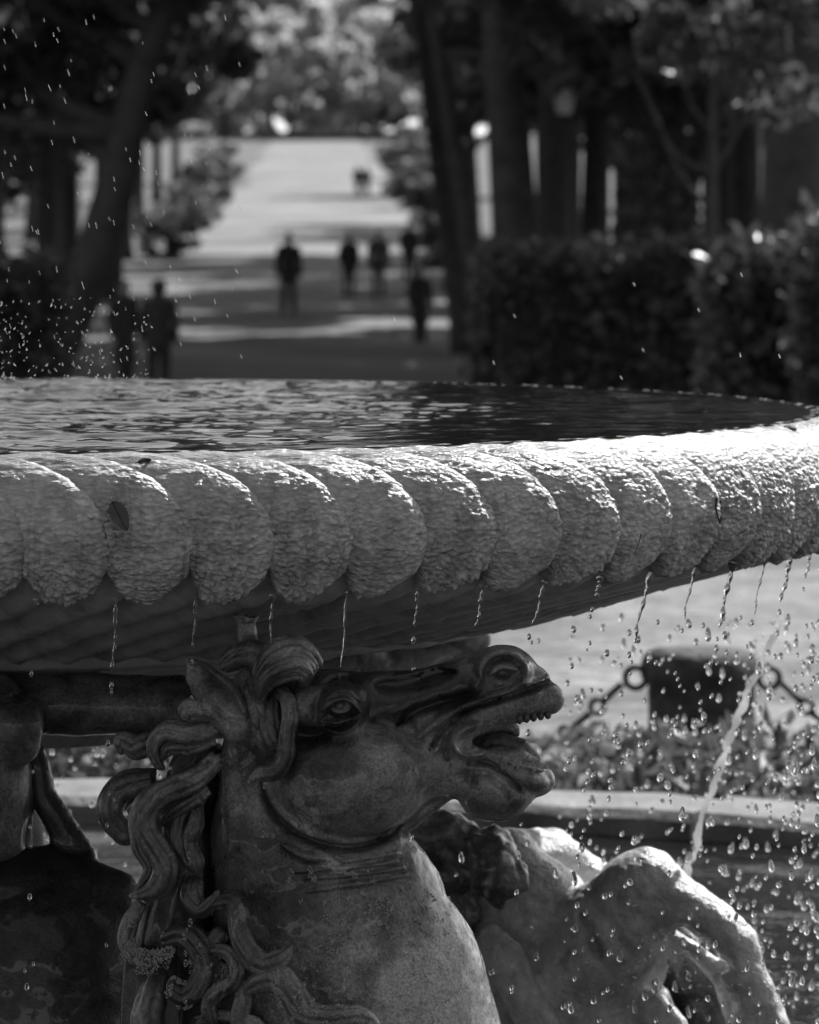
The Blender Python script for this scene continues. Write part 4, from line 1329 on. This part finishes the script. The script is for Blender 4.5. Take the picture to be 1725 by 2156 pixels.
def lamp(px, Y):
    z0 = float(hz(Y))
    root = empty('street_lamp', (xw(px, Y), Y, z0))
    tag(root, 'street lamp with a pale glass lantern among the trunks', 'street lamp')
    P = np.array([(0, 0, z) for z in (0, .3, .35, .8, .85, 4.25)])
    obj('post', mesh_np('post', *tube_vf(P, np.array([.12, .11, .075, .07, .05, .038]), 12)), M['dark_iron'], root)
    obj('lantern_base', mesh_np('lantern_base', *tube_vf(np.array([(0, 0, 4.22), (0, 0, 4.30)]), np.array([.08, .13]), 4)), M['dark_iron'], root)
    gl = simple('opal_glass', .7, .8, 3, .3, trans=.4)
    for i in range(4):
        a = i * math.pi / 2
        V = np.array([(-.115, -.125, 4.30), (.115, -.125, 4.30), (.17, -.185, 4.68), (-.17, -.185, 4.68)])
        V = V @ np.array(Matrix.Rotation(a, 3, 'Z')).T
        obj('pane', mesh_np('pane', V, [np.array([[0, 1, 2, 3]])], smooth=False), gl, root)
        P = np.array([(-.12, -.13, 4.29), (-.18, -.195, 4.69)]) @ np.array(Matrix.Rotation(a, 3, 'Z')).T
        obj('frame_bar', mesh_np('frame_bar', *tube_vf(P, np.array([.012, .012]), 6)), M['dark_iron'], root)
    obj('cap', mesh_np('cap', *tube_vf(np.array([(0, 0, 4.68), (0, 0, 4.72), (0, 0, 4.86), (0, 0, 4.95)]), np.array([.29, .27, .08, .02]), 8)), M['dark_iron'], root)
lamp(1187, 62)

# ------------------------------------------------------------------ people
CL = {}
def cloth(v):
    if v not in CL: CL[v] = simple('cloth', v * .8, v * 1.2, 6, .85, .3, 60, .01)
    return CL[v]
SKIN = simple('skin', .22, .28, 10, .6)
HAIR = simple('hair', .015, .03, 20, .5)
def person_meshes(pose):
    h = .016
    st = pose['stride']; coat = pose['coat']
    def new(): return Vol((-.42, -.42, -.02), (.42, .42, 1.82), h)
    hipL, hipR = np.array([-.09, 0, .92]), np.array([.09, 0, .92])
    kL, kR = np.array([-.10, -st * .55 - .03, .50]), np.array([.10, st * .35 - .02, .50])
    fL, fR = np.array([-.11, -st, .07]), np.array([.11, st * 1.0, .09 if st > .05 else .07])
    shL, shR = np.array([-.19, 0, 1.42]), np.array([.19, 0, 1.42])
    sw = pose.get('swing', .1)
    eL, eR = np.array([-.25, .04 + sw * .5, 1.15]), np.array([.25, .04 - sw * .5, 1.15])
    if pose.get('hands') == 'pocket':
        wL, wR = np.array([-.20, -.06, .95]), np.array([.20, -.06, .95])
    else:
        wL, wR = np.array([-.25, sw * .2 - .06, .90]), np.array([.25, -sw * .6 - .06, .90])
    out = {}
    v = new()   # body: continuous figure
    v.chain([(0, 0, .95), (0, .01, 1.15), (0, .01, 1.38)], [.13, .13, .14], .04, .75)
    v.chain([(0, .01, 1.38), (0, -.005, 1.50), (0, -.01, 1.56)], [.09, .055, .055], .03)
    v.ell((0, -.015, 1.655), (.076, .096, .118), 0, .02)
    v.ell((0, -.11, 1.64), (.016, .026, .022), 0, .01)
    for s in (-1, 1): v.ell((s * .078, 0, 1.645), (.014, .022, .032), 0, .006)
    for a, b, c in ((shL, eL, wL), (shR, eR, wR)):
        v.chain([a, b, c], [.055, .043, .032], .02)
        v.chain([c, c + np.array([0, -.01, -.09])], [.036, .026], .015, .7)
        sg = -np.sign(c[0])
        v.chain([c + np.array([0, -.02, -.02]), c + np.array([sg * .035, -.04, -.07])], [.014, .012], .008)
        for q in range(4):
            v.chain([c + np.array([0, -.03 + q * .02, -.08]), c + np.array([sg * .01, -.035 + q * .022, -.15 - .008 * (q in (1, 2))])], [.011, .010], .004)
    for a, b, c in ((hipL, kL, fL), (hipR, kR, fR)):
        v.chain([a, b, c], [.085, .058, .04], .03)
    out['body'] = v.mesh('body', 1)
    v = new()
    for a, b, c in ((hipL, kL, fL), (hipR, kR, fR)):
        v.chain([a + np.array([0, 0, .04]), b, c + np.array([0, 0, .03])], [.105, .078, .068], .03)
    out['trousers'] = v.mesh('trousers', 1)
    v = new()
    v.chain([(0, .01, .98), (0, .01, 1.2), (0, .01, 1.40)], [.155, .165, .165], .05, .80)
    if coat == 'long':
        v.chain([(0, .0, 1.0), (0, 0, .75), (0, 0, .55)], [.16, .185, .21], .05, .8)
    else:
        v.chain([(0, .0, 1.0), (0, 0, .86)], [.165, .175], .04, .78)
    v.chain([(0, .01, 1.42), (0, .005, 1.53)], [.10, .075], .03)
    for a, b, c in ((shL, eL, wL), (shR, eR, wR)):
        v.chain([a, b, c], [.082, .066, .056], .03)
    out['coat'] = v.mesh('coat', 1)
    v = new()
    v.ell((0, .005, 1.685), (.090, .108, .105), 0, .02)
    if pose.get('hair') == 'long': v.chain([(0, .06, 1.66), (0, .07, 1.50)], [.085, .07], .03)
    if pose.get('hair') == 'bushy': v.ell((0, .01, 1.68), (.125, .13, .13), 0, .02)
    v.ell((0, -.11, 1.63), (.07, .07, .085), 0, .02, True)
    out['hair'] = v.mesh('hair', 1)
    for nm, c in (('shoe', fL), ('shoe2', fR)):
        v = new()
        v.chain([c + np.array([0, .03, -.02]), c + np.array([0, -.14, -.035])], [.05, .042], .02)
        out[nm] = v.mesh('shoe', 1)
    return out

POSES = [person_meshes(dict(stride=.16, coat='short', swing=.14)), person_meshes(dict(stride=.02, coat='short', hands='pocket', swing=0)),
         person_meshes(dict(stride=.08, coat='long', hair='long', swing=.06)), person_meshes(dict(stride=.03, coat='short', hair='bushy', swing=.03))]
def person(px, Y, hgt, pose, rot, label, coat=.03, tr=.025):
    root = empty('person', (xw(px, Y), Y, float(hz(Y)) + .04))
    tag(root, label, 'person', 'people walking on the avenue')
    s = hgt / 1.78
    root.scale = (s, s, s); root.rotation_euler = (0, 0, R(rot))
    ms = POSES[pose]
    for nm, m in (('body', SKIN), ('trousers', cloth(tr)), ('coat', cloth(coat)), ('hair', HAIR), ('shoe', cloth(.02)), ('shoe2', cloth(.02))):
        o = bpy.data.objects.new('shoe' if nm == 'shoe2' else nm, ms[nm].copy() if nm in ('coat', 'trousers') else ms[nm])
        COL.objects.link(o); o.parent = root
        if len(o.data.materials) == 0: o.data.materials.append(m)
    return root
person(334, 60, 1.76, 3, 185, 'person with bushy hair in dark jacket standing with legs apart near the hedge')
person(262, 62, 1.70, 2, 40, 'person in long dark coat standing next to the bushy-haired person', .028)
person(608, 90, 1.80, 0, 178, 'person in dark jacket and trousers walking alone in the middle of the avenue')
person(735, 104, 1.66, 1, 170, 'person in short dark jacket with hands in pockets, at the edge of a walking group')
person(797, 103, 1.74, 0, 0, 'person in open jacket walking between two others', .06)
person(862, 118, 1.72, 1, 175, 'person in dark jacket walking behind the hunched one in a long coat', .03)
person(885, 78, 1.50, 2, 20, 'short person in long dark coat beside the hedge end')
person(754, 232, 1.72, 2, 180, 'distant person in long dark coat, taller of a close pair in the sunlit avenue')
person(772, 234, 1.60, 2, 170, 'distant person in long dark coat, shorter of a close pair in the sunlit avenue')
person(800, 318, 1.72, 0, 180, 'most distant person in dark clothes high up the avenue')

# ------------------------------------------------------------------ water threads, drops, jet
def tip_pos(i, ut=.42):
    a = .0188 + (i + .5) * DG + (ut - .5) * DG - .02
    r = PROF[-1, 0] + .0
    return Vector((CX + r * math.sin(a), CY - r * math.cos(a), WZ - .226)), a

dg = np.random.default_rng(11)
def drop_mesh(seed, asp):
    g = np.random.default_rng(seed)
    V, F = sphere_vf((0, 0, 0), (1, 1, asp), 12, 9)
    V = V * (1 + .22 * vnoise(V, 1.1, seed))[:, None]
    V[:, :2] *= (1 - .15 * V[:, 2:3] / asp)
    return mesh_np('water_drop', V, F)
DROPS = [drop_mesh(70 + i, a) for i, a in enumerate((1.15, 1.5, 1.9, 2.4))]
allp = []      # (pos, size, asp index)
def add_drop(p, s, k): allp.append((Vector(p), s, k))

# threads from the lobes
for i in range(-1, 17):
    p, a = tip_pos(i)
    px = p.x * FPX / p.y + 862.5
    L = [.030, .068, .020, .088, .066, .085, .10, .082, .085, .062, .085, .095, .07, .10, .11, .075, .08, .06][(i + 1) % 18]
    sl = np.interp(px, [0, 900, 1100, 1700], [-.06, -.10, -.30, -.24])
    L *= dg.uniform(.65, 1.45)
    if i in (1, 9): L *= .35
    n = 40
    t = np.linspace(0, 1, n)
    ph = dg.uniform(0, 6)
    thick = dg.uniform(.65, 1.5)
    P = np.stack([sl * L * t + .0022 * np.sin(t * 9 + ph) * t, .0012 * np.sin(t * 11 + ph), -L * t + .006], 1)
    P[:, 0] += .003 * t
    rd = .0021 * thick * (1 + .55 * np.sin(t * 26 + ph) * np.sin(t * 9 + 1)) * np.interp(t, [0, .08, .6, .93, 1], [2.2, 1.25, .75, .9, .15]) * (1.25 if px > 1050 else 1.0)
    o = obj('water_thread', mesh_np('water_thread', *tube_vf(P, rd, 9)), M['drop'], loc=p)
    tag(o, 'thin twisting thread of water hanging from the rim ' + ('before the fluted bowl' if px < 1150 else 'against the pale gravel'), 'water', 'threads of water along the basin rim')
    # drops that have broken off below
    z = p.z - L - .012
    x = p.x + sl * L
    while z > .18:
        if dg.random() < (.75 if px > 1100 else .42):
            add_drop((x + dg.normal(0, .003), p.y + dg.normal(0, .01), z), dg.uniform(.0022, .0040), int(dg.integers(0, 4)))
            if dg.random() < .35:
                add_drop((x + dg.normal(0, .004), p.y, z - dg.uniform(.008, .014)), dg.uniform(.0014, .0026), int(dg.integers(0, 3)))
        z -= dg.uniform(.03, .085)
        x += sl * .012
# curtain falling from the side and back of the rim
for _ in range(680):
    px = 1725 - 560 * dg.random() ** 1.35 if dg.random() < .9 else dg.uniform(900, 1400)
    py = dg.uniform(1300, 2150)
    Y = dg.uniform(6.5, 9.0)
    add_drop(at(px + 20, py, Y), dg.uniform(.0024, .0056), int(dg.integers(1, 4)))
for _ in range(40):
    add_drop(at(dg.uniform(90, 270), dg.uniform(1560, 1830), dg.uniform(7.5, 9)), dg.uniform(.003, .005), int(dg.integers(1, 4)))
allp.sort(key=lambda q: -q[1])
for k, (p, s, a) in enumerate(allp[:290]):
    o = obj('water_drop', DROPS[a], M['drop'], loc=p)
    o.scale = (s, s, s)
    o.rotation_euler = (dg.uniform(-.2, .2), dg.uniform(-.1, .25), dg.uniform(0, 6))
    dpx = p.x * FPX / p.y + 862.5
    if p.y > 7.4: tag(o, 'blurred drop of water falling over the pool past the jet', 'water drop', 'water drops over the pool')
    elif dpx < 1185: tag(o, 'clear drop of water falling in front of the horse statue', 'water drop', 'water drops before the horse')
    else: tag(o, 'clear drop of water falling from the rim before the bollard and pool', 'water drop', 'water drops before the bollard')
# fine spray: remaining small drops and the mist over the basin
parts = []
def small(p, s, asp, tilt):
    V, F = sphere_vf((0, 0, 0), (s, s, s * asp), 6, 5)
    V = V @ np.array(Matrix.Rotation(tilt, 3, 'Y')).T + np.array(p)
    parts.append((V, F))
for p, s, a in allp[290:]:
    small(p, s, 1.6, .1)
for _ in range(120):
    px, py = 520 * dg.random() ** 1.25 - 10, 790 - 760 * dg.random() ** .9
    small(at(px, py, dg.uniform(6.1, 7.2)), dg.uniform(.00035, .0006), dg.uniform(7, 13), -dg.uniform(.15, .45))
for _ in range(220):
    px, py = 330 * dg.random() ** 1.6 - 10, 796 - 170 * dg.random() ** 1.8
    small(at(px, py, dg.uniform(6.4, 7.6)), dg.uniform(.0005, .0011), dg.uniform(1, 4), -dg.uniform(-.8, .8))
for _ in range(16):
    small(at(dg.uniform(100, 1725), dg.uniform(560, 800), dg.uniform(6.4, 7.5)), .0009, 5, -dg.uniform(.2, .6))
for _ in range(160):
    px = dg.normal(1400, 130); py = dg.normal(2060, 60)
    small(at(px, py, dg.uniform(7.0, 7.6)), dg.uniform(.0006, .0011), dg.uniform(3, 6), dg.uniform(-1.5, 1.5))
V, F = merge(parts)
o = obj('water_spray', mesh_np('water_spray', V, F), M['drop'])
tag(o, 'fine spray of water thrown up over the basin and below it', 'spray', kind='stuff')

def build_jet():
    JY = 8.2
    pts = [(1645, 1300), (1618, 1362), (1592, 1412), (1570, 1470), (1545, 1530), (1532, 1580), (1512, 1632), (1492, 1690), (1474, 1752), (1450, 1820), (1428, 1900), (1400, 2010), (1375, 2150)]
    P = catmull([at(x, y, JY) for x, y in pts], 150)
    t = np.linspace(0, 1, 150)
    P[:, 0] += .007 * vnoise(np.stack([t * 18, 0 * t, 0 * t], 1), 1.0, 3) + .004 * vnoise(np.stack([t * 40, 0 * t, 0 * t], 1), 1.0, 4)
    P[:, 1] += .006 * np.cos(t * 41)
    ps = []
    wob = lambda f, sd: vnoise(np.stack([t * f, 0 * t, 0 * t], 1), 1.0, sd)
    rd = np.interp(t, [0, .06, .2, .5, 1], [.0012, .0060, .0085, .0072, .0068]) * np.clip(1 + .25 * wob(50, 24) + .2 * wob(110, 25), .5, 1.5)
    ps.append(tube_vf(P, rd, 14))
    for k in range(70):
        i = int(149 * dg.random() ** 1.5)
        ps.append(sphere_vf(P[i] + dg.normal(0, .010, 3), np.array([1, 1, 1.6]) * dg.uniform(.0012, .0035), 8, 6))
    V, F = merge(ps)
    V += np.stack([.002 * fbm(V, 60, 1, 2), .002 * fbm(V, 60, 2, 2), .002 * fbm(V, 60, 3, 2)], 1)
    o = obj('water_jet', mesh_np('water_jet', V, F), M['foam'])
    tag(o, 'white twisting jet of water falling behind the bent foreleg', 'water jet')
build_jet()

# ------------------------------------------------------------------ leaves and twigs caught on the rim
def on_rim(px, py, off=.004):
    Y = 6.0
    for _ in range(30):
        p = at(px, py, Y)
        zr = np.clip(p.z - WZ, -.22, .0015)
        rr = np.interp(-zr, -PROF[3:, 1], PROF[3:, 0]) + off
        dx = p.x - CX
        Y = CY - math.sqrt(max(rr * rr - dx * dx, 1e-6))
    return at(px, py, Y)

def leaf(px0, py0, px1, py1, wpx, label, off=.006):
    a = on_rim(px0, py0, off); b = on_rim(px1, py1, off)
    mid = (a + b) / 2
    ax = (b - a); L = ax.length; ax.normalize()
    out = Vector((mid.x - CX, mid.y - CY, .1)).normalized()
    side = ax.cross(out).normalized(); out = side.cross(ax).normalized()
    root = empty('fallen_leaf', mid)
    tag(root, label, 'leaf')
    wd = wpx * mid.y / FPX
    n = 19
    V = []
    for i in range(n):
        t = i / (n - 1)
        ww = wd * .5 * (math.sin(math.pi * t ** .8) ** .75) * (1 + (.12 if i % 2 else -.06)) + .0004
        for s in (-1, -.5, 0, .5, 1):
            p = ax * (L * (t - .5)) + side * (ww * s) + out * (.0035 * abs(s) + .002 * math.sin(6 * t))
            V.append(tuple(p))
    V = np.array(V)
    Vb = V - np.array(out) * .0005
    f = grid_faces(5, n)
    obj('blade', mesh_np('blade', np.vstack([V, Vb]), [f, f[:, ::-1] + len(V)]), M['dry_leaf'], root)
    P = np.array([tuple(ax * (L * (t - .5)) + out * (.0012 + .002 * math.sin(6 * t))) for t in np.linspace(-.12, .95, 12)])
    obj('midrib', mesh_np('midrib', *tube_vf(P, np.linspace(.0009, .0003, 12), 6)), M['twig'], root)
leaf(236, 1056, 268, 1118, 36, 'dark toothed leaf stuck to the crusted front of the rim', .012)
leaf(288, 974, 318, 968, 12, 'small crumpled leaf at the water edge above the toothed leaf', .003)
def twig(pts, r, label):
    P = catmull([on_rim(x, y, .008) for x, y in pts], 14)
    root = P[0].copy()
    V, F = tube_vf(P - root, np.linspace(r, r * .5, 14), 6)
    o = obj('twig', mesh_np('twig', V, F), M['twig'], loc=tuple(root))
    tag(o, label, 'twig')
twig([(1510, 1048), (1508, 1070), (1516, 1102)], .0022, 'short thick dark twig lying in a groove of the rim')
twig([(1552, 1128), (1568, 1118), (1584, 1112)], .0010, 'thin curved twig on the rim past the thick twig')
twig([(1350, 1125), (1345, 1145), (1338, 1162)], .0010, 'thin straight twig on the rim before the thick twig')
twig([(1110, 966), (1140, 978), (1158, 990)], .0009, 'fine pale twig lying along the wet top of the rim')
def pebble(px, py):
    p = on_rim(px, py, -.01)
    V, F = sphere_vf((0, 0, 0), (.014, .012, .007), 14, 9)
    V = V * (1 + .2 * vnoise(V, 90, 2))[:, None]
    tag(obj('pebble', mesh_np('pebble', V, F), M['bollard'], loc=p), 'dark pebble sitting on the wet top of the rim', 'pebble')
pebble(1662, 903)
